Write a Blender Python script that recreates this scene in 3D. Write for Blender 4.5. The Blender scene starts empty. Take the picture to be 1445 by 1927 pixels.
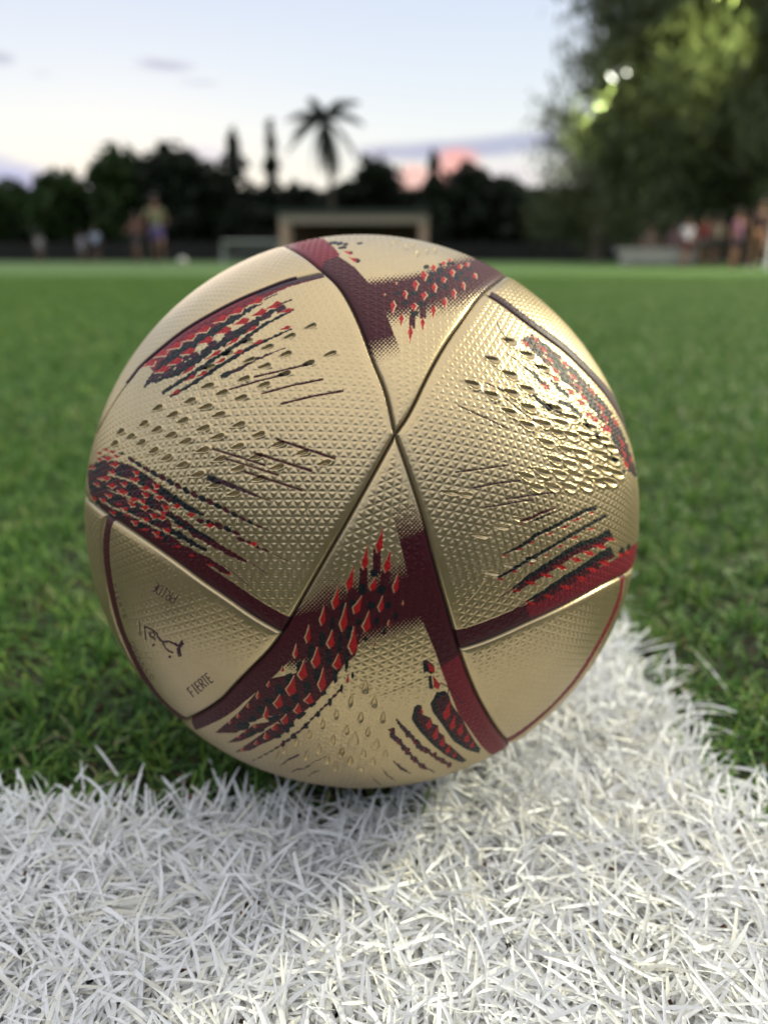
import bpy, bmesh, math, random
import numpy as np
from mathutils import Vector, Matrix

random.seed(7)
RNG = np.random.default_rng(7)
sc = bpy.context.scene
COL = sc.collection
PI = math.pi

# ------------------------------------------------------------------ camera
PITCH = math.radians(18.9)
FPX, CXP, CYP = 1400.0, 722.5, 963.5
R = 0.110                                    # ball radius
BALL_Z = 0.1165                               # sunk a little into the blades
DIST = 0.3159                                # lens to ball centre
cdir = np.array([686 - CXP, -(962.5 - CYP), -FPX]); cdir /= np.linalg.norm(cdir)
CR = np.array([1.0, 0, 0]); CU = np.array([0, math.sin(PITCH), math.cos(PITCH)])
CB = np.array([0, -math.cos(PITCH), math.sin(PITCH)])
off = (cdir[0] * CR + cdir[1] * CU + cdir[2] * CB) * DIST
CAMZ = BALL_Z - off[2]
CAM = np.array([0, 0, CAMZ])
BALL = CAM + off

cam = bpy.data.cameras.new('camera'); co = bpy.data.objects.new('camera', cam); COL.objects.link(co)
co.location = (0, 0, CAMZ); co.rotation_euler = (PI / 2 - PITCH, 0, 0)
cam.sensor_fit = 'VERTICAL'; cam.sensor_height = 9.44; cam.lens = 9.44 * FPX / 1927.0
cam.clip_start = 0.01; cam.clip_end = 2000
cam.dof.use_dof = True; cam.dof.focus_distance = 0.2125
cam.dof.aperture_fstop = 1.75
sc.camera = co

def ray(px, py):
    v = (px - CXP) * CR - (py - CYP) * CU - FPX * CB
    return v
def at(px, py, Y):
    v = ray(px, py); k = Y / v[1]
    return Vector(CAM + v * k)
def azel(px, py):
    v = ray(px, py); v = v / np.linalg.norm(v)
    return math.atan2(v[0], v[1]), math.asin(v[2])

# ------------------------------------------------------------------ world
w = bpy.data.worlds.new('World'); sc.world = w; w.use_nodes = True
nt = w.node_tree; nt.nodes.clear()
def N(t, **kw):
    n = nt.nodes.new(t)
    for k, v in kw.items(): setattr(n, k, v)
    return n
def L(a, b): nt.links.new(a, b)
def M(op, a, b=None, c=None, clamp=False):
    n = nt.nodes.new('ShaderNodeMath'); n.operation = op; n.use_clamp = clamp
    for i, x in enumerate((a, b, c)):
        if x is None: continue
        if isinstance(x, (int, float)): n.inputs[i].default_value = x
        else: nt.links.new(x, n.inputs[i])
    return n.outputs[0]
out = N('ShaderNodeOutputWorld'); bg = N('ShaderNodeBackground'); L(bg.outputs[0], out.inputs[0])
tc = N('ShaderNodeTexCoord'); sx = N('ShaderNodeSeparateXYZ'); L(tc.outputs['Generated'], sx.inputs[0])
az = M('ARCTAN2', sx.outputs[0], sx.outputs[1]); el = M('ARCSINE', sx.outputs[2])
nz = N('ShaderNodeTexNoise'); nz.inputs['Scale'].default_value = 9; nz.inputs['Detail'].default_value = 5
mp = N('ShaderNodeMapping'); mp.inputs['Scale'].default_value = (1, 1, 3.2); L(tc.outputs['Generated'], mp.inputs[0]); L(mp.outputs[0], nz.inputs['Vector'])
nv = M('SUBTRACT', nz.outputs['Fac'], 0.5)
ramp = N('ShaderNodeValToRGB'); L(M('DIVIDE', el, PI / 2, clamp=True), ramp.inputs[0])
cr = ramp.color_ramp
stops = [(0.0, (0.86, 0.76, 0.68)), (0.033, (0.87, 0.82, 0.74)), (0.06, (0.86, 0.87, 0.81)), (0.09, (0.81, 0.855, 0.86)), (0.125, (0.73, 0.80, 0.875)),
         (0.173, (0.64, 0.72, 0.86)), (0.30, (0.62, 0.72, 0.92)), (0.55, (1.14, 1.14, 1.17)), (1.0, (1.30, 1.29, 1.28))]
cr.elements[0].position = 0; cr.elements[0].color = (*stops[0][1], 1); cr.elements[1].position = 1; cr.elements[1].color = (*stops[-1][1], 1)
for p, c in stops[1:-1]:
    e = cr.elements.new(p); e.color = (*c, 1)
cur = ramp.outputs[0]
def mixc(fac, a, b):
    n = N('ShaderNodeMix'); n.data_type = 'RGBA'
    L(fac, n.inputs[0]) if not isinstance(fac, float) else setattr(n.inputs[0], 'default_value', fac)
    L(a, n.inputs[6])
    if isinstance(b, tuple): n.inputs[7].default_value = (*b, 1)
    else: L(b, n.inputs[7])
    return n.outputs[2]
def cloud(cur, px, py, rx, ry, col, s, tilt=0.0, rag=0.9):
    a0, e0 = azel(px, py); a1, _ = azel(px + rx, py); _, e1 = azel(px, py - ry)
    ra, re = abs(a1 - a0), abs(e1 - e0)
    da = M('SUBTRACT', az, a0); de = M('SUBTRACT', M('SUBTRACT', el, e0), M('MULTIPLY', da, tilt))
    q = M('ADD', M('POWER', M('DIVIDE', da, ra), 2.0), M('POWER', M('DIVIDE', de, re), 2.0))
    q = M('ADD', q, M('MULTIPLY', nv, rag * 4))
    f = M('MULTIPLY', M('SUBTRACT', 1.25, q, clamp=True), s)
    return mixc(f, cur, col)
cur = cloud(cur, 20, 352, 220, 58, (0.36, 0.46, 0.74), 1.0, tilt=-0.18, rag=0.5)
cur = cloud(cur, 165, 365, 60, 42, (0.42, 0.50, 0.76), 0.7, rag=0.6)
cur = cloud(cur, 310, 122, 70, 14, (0.42, 0.46, 0.60), 0.8)
cur = cloud(cur, 380, 155, 45, 8, (0.45, 0.50, 0.66), 0.5)
cur = cloud(cur, 0, 108, 34, 16, (0.40, 0.44, 0.58), 0.8)
cur = cloud(cur, 80, 140, 30, 9, (0.45, 0.50, 0.66), 0.4)
cur = cloud(cur, 910, 276, 250, 24, (0.44, 0.47, 0.63), 0.95, tilt=0.05, rag=.7)
cur = cloud(cur, 380, 300, 60, 26, (0.62, 0.64, 0.80), 0.6)
cur = cloud(cur, 775, 350, 52, 40, (0.93, 0.46, 0.42), 0.85, rag=0.7)
cur = cloud(cur, 862, 322, 50, 44, (0.95, 0.44, 0.40), 0.9, rag=0.7)
cur = cloud(cur, 960, 335, 90, 40, (0.74, 0.66, 0.76), 0.55)
sky = N('ShaderNodeTexSky'); sky.sky_type = 'NISHITA'; sky.sun_disc = False
sky.sun_elevation = math.radians(2.5); sky.sun_rotation = math.radians(-18); sky.air_density = 1.0
hs = N('ShaderNodeMix'); hs.data_type = 'RGBA'; hs.blend_type = 'ADD'; hs.inputs[0].default_value = 0.008
L(cur, hs.inputs[6]); L(sky.outputs[0], hs.inputs[7])
L(hs.outputs[2], bg.inputs[0]); bg.inputs[1].default_value = 1.0

sun = bpy.data.lights.new('sun', 'SUN'); sun.energy = 0.25; sun.angle = math.radians(20); sun.color = (1.0, 0.86, 0.74)
so = bpy.data.objects.new('sun', sun); COL.objects.link(so)
sd = Vector((math.sin(math.radians(-18)), math.cos(math.radians(-18)), math.tan(math.radians(14))))
so.rotation_euler = sd.to_track_quat('Z', 'Y').to_euler(); so.location = (-10, 30, 20)

sc.view_settings.view_transform = 'Standard'; sc.view_settings.look = 'None'
sc.view_settings.exposure = 0.12; sc.view_settings.gamma = 1.0; sc.view_settings.use_curve_mapping = False
sc.render.engine = 'CYCLES'
sc.cycles.use_denoising = True
try: sc.cycles.denoiser = 'OPENIMAGEDENOISE'
except Exception: pass
sc.cycles.max_bounces = 6; sc.cycles.transparent_max_bounces = 4; sc.cycles.caustics_reflective = False
sc.cycles.sample_clamp_indirect = 4

# ------------------------------------------------------------------ helpers
def tag(o, label=None, cat=None, group=None, kind=None):
    if label: o['label'] = label
    if cat: o['category'] = cat
    if group: o['group'] = group
    if kind: o['kind'] = kind
    return o
def empty(name, loc=(0, 0, 0), rz=0.0):
    o = bpy.data.objects.new(name, None); COL.objects.link(o); o.location = loc; o.rotation_euler = (0, 0, rz)
    o.empty_display_size = 0.1
    return o
def np_mesh(name, V, F, mat=None, parent=None, smooth=True, attrs=None):
    me = bpy.data.meshes.new(name)
    V = np.asarray(V, dtype=np.float32); F = np.asarray(F, dtype=np.int32)
    me.vertices.add(len(V)); me.vertices.foreach_set('co', V.ravel())
    k = F.shape[1]
    me.loops.add(F.size); me.loops.foreach_set('vertex_index', F.ravel())
    me.polygons.add(len(F)); me.polygons.foreach_set('loop_start', np.arange(0, F.size, k, dtype=np.int32))
    try: me.polygons.foreach_set('loop_total', np.full(len(F), k, dtype=np.int32))
    except Exception: pass
    me.update(calc_edges=True)
    me.polygons.foreach_set('use_smooth', np.full(len(F), smooth, dtype=bool))
    for an, (typ, data) in (attrs or {}).items():
        a = me.attributes.new(an, typ, 'POINT')
        a.data.foreach_set('color' if typ == 'FLOAT_COLOR' else 'value', np.asarray(data, dtype=np.float32).ravel())
    if mat: me.materials.append(mat)
    o = bpy.data.objects.new(name, me); COL.objects.link(o)
    if parent: o.parent = parent
    return o
class MB:
    """collects boxes, tubes and cards, then links them as one mesh"""
    def __init__(s): s.v = []; s.f = []
    def box(s, x0, x1, y0, y1, z0, z1):
        b = len(s.v)
        s.v += [(x, y, z) for z in (z0, z1) for y in (y0, y1) for x in (x0, x1)]
        s.f += [[b + i for i in q] for q in ((0, 2, 3, 1), (4, 5, 7, 6), (0, 1, 5, 4), (2, 6, 7, 3), (0, 4, 6, 2), (1, 3, 7, 5))]
    def tube(s, pts, rad, n=8):
        b = len(s.v); pts = [Vector(p) for p in pts]
        for i, p in enumerate(pts):
            d = (pts[min(i + 1, len(pts) - 1)] - pts[max(i - 1, 0)]).normalized()
            u = d.cross(Vector((0.3, 0.9, 0.1))).normalized(); v = d.cross(u)
            r = rad[i] if isinstance(rad, (list, tuple)) else rad
            for k in range(n):
                a = 2 * PI * k / n
                s.v.append(tuple(p + (u * math.cos(a) + v * math.sin(a)) * r))
        for i in range(len(pts) - 1):
            for k in range(n):
                s.f.append([b + i * n + k, b + i * n + (k + 1) % n, b + (i + 1) * n + (k + 1) % n, b + (i + 1) * n + k])
        s.f.append([b + k for k in range(n)]); s.f.append([b + (len(pts) - 1) * n + k for k in range(n)][::-1])
    def ball(s, c, r, seg=12, rings=8, sz=(1, 1, 1)):
        b = len(s.v)
        for i in range(rings + 1):
            th = PI * i / rings
            for k in range(seg):
                a = 2 * PI * k / seg
                s.v.append((c[0] + r * sz[0] * math.sin(th) * math.cos(a), c[1] + r * sz[1] * math.sin(th) * math.sin(a), c[2] + r * sz[2] * math.cos(th)))
        for i in range(rings):
            for k in range(seg):
                s.f.append([b + i * seg + k, b + i * seg + (k + 1) % seg, b + (i + 1) * seg + (k + 1) % seg, b + (i + 1) * seg + k][::-1])
    def build(s, name, mat, parent=None, smooth=False):
        me = bpy.data.meshes.new(name); me.from_pydata(s.v, [], s.f); me.update()
        me.polygons.foreach_set('use_smooth', np.full(len(me.polygons), smooth, dtype=bool))
        me.materials.append(mat)
        o = bpy.data.objects.new(name, me); COL.objects.link(o)
        if parent: o.parent = parent
        return o
def mat(name, col, rough=0.6, metal=0.0, var=0.0, scale=20.0, bump=0.0, spec=0.5, emis=None):
    m = bpy.data.materials.new(name); m.use_nodes = True
    t = m.node_tree; b = t.nodes['Principled BSDF']
    b.inputs['Base Color'].default_value = (*col, 1); b.inputs['Roughness'].default_value = rough
    b.inputs['Metallic'].default_value = metal; b.inputs['Specular IOR Level'].default_value = spec
    if var or bump:
        tx = t.nodes.new('ShaderNodeTexCoord'); n = t.nodes.new('ShaderNodeTexNoise')
        n.inputs['Scale'].default_value = scale; n.inputs['Detail'].default_value = 6
        t.links.new(tx.outputs['Object'], n.inputs['Vector'])
        if var:
            r = t.nodes.new('ShaderNodeValToRGB')
            r.color_ramp.elements[0].position = 0.3; r.color_ramp.elements[1].position = 0.7
            r.color_ramp.elements[0].color = (*[c * (1 - var) for c in col], 1)
            r.color_ramp.elements[1].color = (*[min(1, c * (1 + var)) for c in col], 1)
            t.links.new(n.outputs['Fac'], r.inputs[0]); t.links.new(r.outputs[0], b.inputs['Base Color'])
        if bump:
            bp = t.nodes.new('ShaderNodeBump'); bp.inputs['Strength'].default_value = bump; bp.inputs['Distance'].default_value = 0.02
            t.links.new(n.outputs['Fac'], bp.inputs['Height']); t.links.new(bp.outputs[0], b.inputs['Normal'])
    if emis:
        b.inputs['Emission Color'].default_value = (*emis[0], 1); b.inputs['Emission Strength'].default_value = emis[1]
    return m

# ------------------------------------------------------------------ ground
def ground_material():
    m = bpy.data.materials.new('distant_turf'); m.use_nodes = True
    t = m.node_tree; b = t.nodes['Principled BSDF']
    tx = t.nodes.new('ShaderNodeTexCoord')
    n1 = t.nodes.new('ShaderNodeTexNoise'); n1.inputs['Scale'].default_value = 0.35; n1.inputs['Detail'].default_value = 8; n1.inputs['Roughness'].default_value = 0.7
    r = t.nodes.new('ShaderNodeValToRGB')
    r.color_ramp.elements[0].position = 0.35; r.color_ramp.elements[0].color = (0.085, 0.150, 0.044, 1)
    r.color_ramp.elements[1].position = 0.65; r.color_ramp.elements[1].color = (0.110, 0.185, 0.058, 1)
    t.links.new(tx.outputs['Object'], n1.inputs['Vector']); t.links.new(n1.outputs['Fac'], r.inputs[0])
    t.links.new(r.outputs[0], b.inputs['Base Color']); b.inputs['Roughness'].default_value = 0.9
    b.inputs['Specular IOR Level'].default_value = 0.15
    n2 = t.nodes.new('ShaderNodeTexNoise'); n2.inputs['Scale'].default_value = 60; n2.inputs['Detail'].default_value = 4
    t.links.new(tx.outputs['Object'], n2.inputs['Vector'])
    bp = t.nodes.new('ShaderNodeBump'); bp.inputs['Distance'].default_value = 0.02; bp.inputs['Strength'].default_value = 0.7
    t.links.new(n2.outputs['Fac'], bp.inputs['Height']); t.links.new(bp.outputs[0], b.inputs['Normal'])
    return m
me = MB(); me.v = [(-900, -900, -0.012), (900, -900, -0.012), (900, 900, -0.012), (-900, 900, -0.012)]; me.f = [[0, 1, 2, 3]]
tag(me.build('ground', mat('dry_ground', (0.05, 0.06, 0.03), 0.95, var=0.3, scale=0.2)), kind='structure')
# the pitch beyond the modelled blades, a sheet that sits at the height of the pile
me = MB(); me.v = [(-60, 8.9, 0.012), (60, 8.9, 0.012), (60, 38.5, 0.012), (-60, 38.5, 0.012)]; me.f = [[0, 1, 2, 3]]
tag(me.build('field', ground_material()), kind='structure')
def infill_base_mat():
    m = mat('infill_base', (0.035, 0.045, 0.02), 0.95, var=0.55, scale=260, bump=0.6)
    return m
me = MB(); me.v = [(-30, -6, 0.0), (30, -6, 0.0), (30, 8.9, 0.0), (-30, 8.9, 0.0)]; me.f = [[0, 1, 2, 3]]
tag(me.build('turf_backing', infill_base_mat()), kind='structure')

# ------------------------------------------------------------------ turf blades
def blades(xy, length, width, lean0, lean1, segs, crease=True, zroot=0.0, wob=0.5):
    n = len(xy)
    azm = RNG.uniform(0, 2 * PI, n); ln = RNG.uniform(*length, n); wd = RNG.uniform(*width, n)
    l0 = np.radians(RNG.uniform(*lean0, n)); l1 = np.radians(RNG.uniform(*lean1, n))
    blunt = RNG.random(n); tw = RNG.uniform(-1.2, 1.2, n); side = RNG.uniform(-wob, wob, n)
    k = 3 if crease else 2
    V = np.zeros((n, segs + 1, k, 3), np.float32)
    p = np.zeros((n, 3)); p[:, :2] = xy; p[:, 2] = zroot
    for i in range(segs + 1):
        t = i / segs
        a = l0 + (l1 - l0) * t ** 0.8
        az_ = azm + side * t
        d = np.stack([np.sin(a) * np.cos(az_), np.sin(a) * np.sin(az_), np.cos(a)], 1)
        if i: 
            p = p + d * (ln / segs)[:, None]
            p[:, 2] = np.maximum(p[:, 2], 0.0015 + 0.003 * RNG.random(n))
        s0 = np.stack([-np.sin(az_), np.cos(az_), np.zeros(n)], 1); up = np.cross(d, s0)
        ang = tw * (t - 0.2)
        s = s0 * np.cos(ang)[:, None] + up * np.sin(ang)[:, None]; nn = np.cross(s, d)
        wt = wd * (1.0 if t < 0.75 else 1 - ((t - 0.75) / 0.25) ** 1.6 * (0.30 + 0.6 * blunt)) * 0.5
        V[:, i, 0] = p - s * wt[:, None]; V[:, i, -1] = p + s * wt[:, None]
        if crease: V[:, i, 1] = p + nn * (wt * 0.35)[:, None]
    base = (np.arange(n) * (segs + 1) * k)[:, None]
    q = []
    for i in range(segs):
        for j in range(k - 1):
            a = i * k + j; q.append([a, a + 1, a + k + 1, a + k])
    q = np.array(q)
    F = (base[:, :, None] + q[None]).reshape(-1, 4)
    rnd = np.repeat(RNG.random(n), (segs + 1) * k)
    return V.reshape(-1, 3), F, rnd
def blade_mat(name, ramp_cols, rough=0.42, spec=0.5, transl=0.2):
    m = bpy.data.materials.new(name); m.use_nodes = True
    t = m.node_tree; b = t.nodes['Principled BSDF']; o = t.nodes['Material Output']
    at_ = t.nodes.new('ShaderNodeAttribute'); at_.attribute_name = 'rnd'
    r = t.nodes.new('ShaderNodeValToRGB')
    r.color_ramp.elements[0].color = (*ramp_cols[0][1], 1); r.color_ramp.elements[0].position = ramp_cols[0][0]
    r.color_ramp.elements[1].color = (*ramp_cols[-1][1], 1); r.color_ramp.elements[1].position = ramp_cols[-1][0]
    for p, c in ramp_cols[1:-1]:
        e = r.color_ramp.elements.new(p); e.color = (*c, 1)
    tx = t.nodes.new('ShaderNodeTexCoord'); n = t.nodes.new('ShaderNodeTexNoise'); n.inputs['Scale'].default_value = 14; n.inputs['Detail'].default_value = 5
    t.links.new(tx.outputs['Object'], n.inputs['Vector'])
    ad = t.nodes.new('ShaderNodeMath'); ad.operation = 'MULTIPLY_ADD'; ad.inputs[1].default_value = 0.7; 
    t.links.new(n.outputs['Fac'], ad.inputs[0]); t.links.new(at_.outputs['Fac'], ad.inputs[2])
    sb = t.nodes.new('ShaderNodeMath'); sb.operation = 'SUBTRACT'; sb.inputs[1].default_value = 0.35; t.links.new(ad.outputs[0], sb.inputs[0])
    t.links.new(sb.outputs[0], r.inputs[0])
    t.links.new(r.outputs[0], b.inputs['Base Color']); b.inputs['Roughness'].default_value = rough; b.inputs['Specular IOR Level'].default_value = spec
    tr = t.nodes.new('ShaderNodeBsdfTranslucent'); t.links.new(r.outputs[0], tr.inputs[0])
    mx = t.nodes.new('ShaderNodeMixShader'); mx.inputs[0].default_value = transl
    t.links.new(b.outputs[0], mx.inputs[1]); t.links.new(tr.outputs[0], mx.inputs[2]); t.links.new(mx.outputs[0], o.inputs[0])
    return m
M_WHITE = blade_mat('white_fibre', [(0.0, (0.86, 0.86, 0.86)), (0.35, (0.92, 0.92, 0.92)), (0.8, (0.93, 0.93, 0.91)), (0.97, (0.84, 0.82, 0.72))], 0.40, 0.5, 0.20)
M_GREEN = blade_mat('green_fibre', [(0.0, (0.030, 0.090, 0.016)), (0.4, (0.072, 0.178, 0.026)), (0.75, (0.130, 0.255, 0.042)), (0.93, (0.24, 0.38, 0.06)), (1.0, (0.30, 0.28, 0.14))], 0.46, 0.32, 0.28)
def in_line(x, y, j=0.0):
    ex = 0.239 + j; 
    horiz = (y < ex) & (y > -0.2)
    vert = (x > 0.020 + j) & (x < 0.1365 + j) & (y < 8.5)
    return horiz | vert
def tufts(n, x0, x1, y0, y1, wedge=None, per=6, sp=0.0035):
    c = np.stack([RNG.uniform(x0, x1, n), RNG.uniform(y0, y1, n)], 1)
    if wedge is not None: c = c[np.abs(c[:, 0]) < wedge[0] + wedge[1] * c[:, 1]]
    p = np.repeat(c, per, 0) + RNG.normal(0, sp, (len(c) * per, 2))
    return p
def join_v(parts):
    Vs, Fs, Rs, b = [], [], [], 0
    for V, F, r in parts:
        Vs.append(V); Fs.append(F + b); Rs.append(r); b += len(V)
    return np.concatenate(Vs), np.concatenate(Fs), np.concatenate(Rs)
def avoid_ball(p, extra=0.0):
    # blades under the ball's contact patch are pressed flat, leave them out
    return p[np.hypot(p[:, 0] - BALL[0], p[:, 1] - BALL[1]) > 0.034 + extra]
jit = lambda n: np.where(RNG.random(n) < .12, RNG.normal(0, 0.012, n), RNG.normal(0, 0.004, n))
p = tufts(9000, -0.24, 0.26, 0.075, 0.75, wedge=(0.10, 0.55), per=7)
p = avoid_ball(p)
keep = in_line(p[:, 0] + jit(len(p)), p[:, 1] + jit(len(p)))
pw = p[keep]
p2 = tufts(1500, -0.24, 0.26, 0.075, 0.27, per=7, sp=0.005); k2 = in_line(p2[:, 0] + jit(len(p2)), p2[:, 1] + jit(len(p2))); pw = np.concatenate([pw, p2[k2]])
pw = avoid_ball(pw)
nw = len(pw)
a_, b_ = pw[: int(nw * 0.72)], pw[int(nw * 0.72):]
RNG.shuffle(pw)
a_, b_ = pw[: int(nw * 0.70)], pw[int(nw * 0.70):]
W1 = blades(a_, (0.018, 0.036), (0.0008, 0.0016), (38, 72), (72, 112), 6, zroot=0.003, wob=0.7)
W2 = blades(b_, (0.015, 0.028), (0.0008, 0.0015), (10, 50), (45, 100), 6, zroot=0.002, wob=0.9)
V, F, r_ = join_v([W1, W2])
tag(np_mesh('white_line_grass', V, F, M_WHITE, attrs={'rnd': ('FLOAT', r_)}), 'white synthetic grass blades forming the painted line and its corner', 'grass', kind='stuff')
# far part of the white line
pf = tufts(2600, 0.0, 0.18, 0.75, 3.2, per=5); pf = pf[in_line(pf[:, 0], pf[:, 1])]
V, F, r_ = blades(pf, (0.018, 0.03), (0.002, 0.003), (10, 55), (50, 100), 3, crease=False)
tag(np_mesh('white_line_grass', V, F, M_WHITE, attrs={'rnd': ('FLOAT', r_)}), 'white synthetic grass of the line running away behind the ball', 'grass', kind='stuff')
# green, close
pg = tufts(10000, -0.62, 0.62, 0.20, 0.95, wedge=(0.12, 0.55), per=7); pg = avoid_ball(pg)
pg = pg[~in_line(pg[:, 0] + jit(len(pg)), pg[:, 1] + jit(len(pg)))]
G1 = blades(pg[: len(pg) // 2], (0.012, 0.023), (0.0008, 0.0015), (10, 55), (60, 115), 4, wob=1.3)
G2 = blades(pg[len(pg) // 2:], (0.012, 0.022), (0.0008, 0.0015), (5, 45), (20, 85), 3, crease=False, wob=1.0)
V, F, r_ = join_v([G1, G2])
tag(np_mesh('green_grass', V, F, M_GREEN, attrs={'rnd': ('FLOAT', r_)}), 'short green synthetic grass around and behind the ball', 'grass', kind='stuff')
# green, further: one patch repeated
S = 0.5
pp = np.stack([RNG.uniform(-S / 2, S / 2, 8200), RNG.uniform(-S / 2, S / 2, 8200)], 1)
V, F, r_ = blades(pp, (0.016, 0.028), (0.0014, 0.0024), (5, 55), (30, 105), 2, crease=False)
far = np_mesh('green_grass', V, F, M_GREEN, attrs={'rnd': ('FLOAT', r_)})
tag(far, 'green synthetic grass of the open pitch further back', 'grass', kind='stuff')
ng = bpy.data.node_groups.new('spread_turf', 'GeometryNodeTree')
ng.interface.new_socket('Geometry', in_out='INPUT', socket_type='NodeSocketGeometry')
ng.interface.new_socket('Geometry', in_out='OUTPUT', socket_type='NodeSocketGeometry')
gi = ng.nodes.new('NodeGroupInput'); go = ng.nodes.new('NodeGroupOutput')
gr = ng.nodes.new('GeometryNodeMeshGrid'); NX, NY = 26, 17
gr.inputs['Size X'].default_value = (NX - 1) * S; gr.inputs['Size Y'].default_value = (NY - 1) * S
gr.inputs['Vertices X'].default_value = NX; gr.inputs['Vertices Y'].default_value = NY
Y0 = 0.95 + S / 2
tf = ng.nodes.new('GeometryNodeTransform'); tf.inputs['Translation'].default_value = (0, Y0 + (NY - 1) * S / 2, 0)
ps = ng.nodes.new('GeometryNodeInputPosition'); sp_ = ng.nodes.new('ShaderNodeSeparateXYZ')
def gm(op, a, b):
    n = ng.nodes.new('ShaderNodeMath'); n.operation = op
    for i, x in enumerate((a, b)):
        if isinstance(x, (int, float)): n.inputs[i].default_value = x
        else: ng.links.new(x, n.inputs[i])
    return n.outputs[0]
ng.links.new(ps.outputs[0], sp_.inputs[0])
sel = gm('LESS_THAN', gm('ABSOLUTE', sp_.outputs[0], 0), gm('ADD', gm('MULTIPLY', sp_.outputs[1], 0.58), 0.6))
iop = ng.nodes.new('GeometryNodeInstanceOnPoints')
rv = ng.nodes.new('FunctionNodeRandomValue'); rv.data_type = 'INT'; rv.inputs[4].default_value = 0; rv.inputs[5].default_value = 3
cx = ng.nodes.new('ShaderNodeCombineXYZ'); ng.links.new(gm('MULTIPLY', rv.outputs[2], PI / 2), cx.inputs[2])
ng.links.new(gr.outputs['Mesh'], tf.inputs['Geometry']); ng.links.new(tf.outputs[0], iop.inputs['Points'])
ng.links.new(gi.outputs[0], iop.inputs['Instance']); ng.links.new(sel, iop.inputs['Selection']); ng.links.new(cx.outputs[0], iop.inputs['Rotation'])
ng.links.new(iop.outputs[0], go.inputs[0])
far.modifiers.new('spread', 'NODES').node_group = ng

# infill granules
def granules(n, x0, x1, y0, y1):
    ico = [(0, 0, 1), (0.9, 0, 0.1), (0.2, 0.85, -0.05), (-0.8, 0.4, 0.1), (-0.6, -0.7, 0), (0.3, -0.9, 0.15), (0, 0, -0.8)]
    f = [(0, 1, 2), (0, 2, 3), (0, 3, 4), (0, 4, 5), (0, 5, 1), (6, 2, 1), (6, 3, 2), (6, 4, 3), (6, 5, 4), (6, 1, 5)]
    B = np.array(ico); Fb = np.array(f)
    s = RNG.uniform(0.0006, 0.0016, (n, 1, 3)); ang = RNG.uniform(0, 6.28, n)
    V = B[None] * s * (1 + RNG.uniform(-0.3, 0.3, (n, len(B), 1)))
    c, sn = np.cos(ang)[:, None], np.sin(ang)[:, None]
    x = V[:, :, 0] * c - V[:, :, 1] * sn; y = V[:, :, 0] * sn + V[:, :, 1] * c
    V = np.stack([x, y, V[:, :, 2]], 2) + np.stack([RNG.uniform(x0, x1, n), RNG.uniform(y0, y1, n), RNG.uniform(0.0004, 0.003, n)], 1)[:, None]
    F = (np.arange(n) * len(B))[:, None, None] + Fb[None]
    return V.reshape(-1, 3), F.reshape(-1, 3), np.repeat(RNG.random(n), len(B))
V, F, r_ = granules(9000, -0.24, 0.26, 0.08, 0.5)
V2, F2, r2 = granules(500, -0.24, 0.26, 0.08, 0.4); V2[:, 2] += 0.004 + 0.006 * np.repeat(RNG.random(500), 7); V, F, r_ = join_v([(V, F, r_), (V2, F2, r2)])
M_GRAN = blade_mat('infill_granules', [(0.0, (0.012, 0.012, 0.012)), (0.5, (0.05, 0.025, 0.015)), (0.85, (0.16, 0.07, 0.035)), (1.0, (0.28, 0.15, 0.08))], 0.8, 0.3, 0.0)
tag(np_mesh('infill_granules', V, F, M_GRAN, smooth=False, attrs={'rnd': ('FLOAT', r_)}), 'brown and black granules lying between the grass blades', 'granules', kind='stuff')

# ------------------------------------------------------------------ the match ball
A_ = -cdir; r_v = np.array([1.0, 0, 0]); r_v = r_v - r_v.dot(A_) * A_; r_v /= np.linalg.norm(r_v); t_v = np.cross(A_, r_v)
SA = math.asin(R / DIST); TL = PI / 2 - SA; KK = 0.8
def P2(pts):
    """surface marks measured on the photograph -> (azimuthal map coordinates on the sphere)"""
    p = np.atleast_2d(np.asarray(pts, float))
    v = np.stack([p[:, 0] - CXP, -(p[:, 1] - CYP), np.full(len(p), -FPX)], 1); v /= np.linalg.norm(v, axis=1)[:, None]
    cs = np.clip(v @ cdir, -1, 1); s = np.arccos(cs)
    e = v - cs[:, None] * cdir; e /= np.maximum(np.linalg.norm(e, axis=1), 1e-9)[:, None]
    ph = np.arctan2(e @ t_v, e @ r_v)
    th = np.where(s < SA, np.arcsin(np.clip(DIST * np.sin(np.minimum(s, SA)) / R, -1, 1)) - s, TL + (s - SA) / SA * (PI / 2))
    rho = np.sin(np.minimum(KK * th, PI / 2)) / KK
    return np.stack([rho * np.cos(ph), rho * np.sin(ph)], 1)
TMAX = math.radians(100)
RMAX = math.sin(KK * TMAX) / KK
NG = 1040
H = RMAX / (NG / 2)                         # map spacing per grid vertex
def grid_arrays(n):
    c = (np.arange(n) - (n - 1) / 2) * (2 * RMAX / (n - 1))
    U, Vv = np.meshgrid(c.astype(np.float32), c.astype(np.float32))    # row index = v
    rho = np.hypot(U, Vv); th = np.arcsin(np.clip(KK * rho, 0, 1)) / KK; ph = np.arctan2(Vv, U)
    # back to photograph coordinates
    s = np.where(th < TL, np.arctan2(R * np.sin(th), DIST - R * np.cos(th)), SA + (th - TL) / (PI / 2) * SA)
    e = np.cos(ph)[..., None] * r_v.astype(np.float32) + np.sin(ph)[..., None] * t_v.astype(np.float32)
    v = np.cos(s)[..., None] * cdir.astype(np.float32) + np.sin(s)[..., None] * e
    px = CXP + FPX * v[..., 0] / -v[..., 2]; py = CYP - FPX * v[..., 1] / -v[..., 2]
    n_ = np.cos(th)[..., None] * A_.astype(np.float32) + np.sin(th)[..., None] * e
    return rho, px.astype(np.float32), py.astype(np.float32), n_.astype(np.float32)
RHO, PX, PY, NN = grid_arrays(NG)
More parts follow.
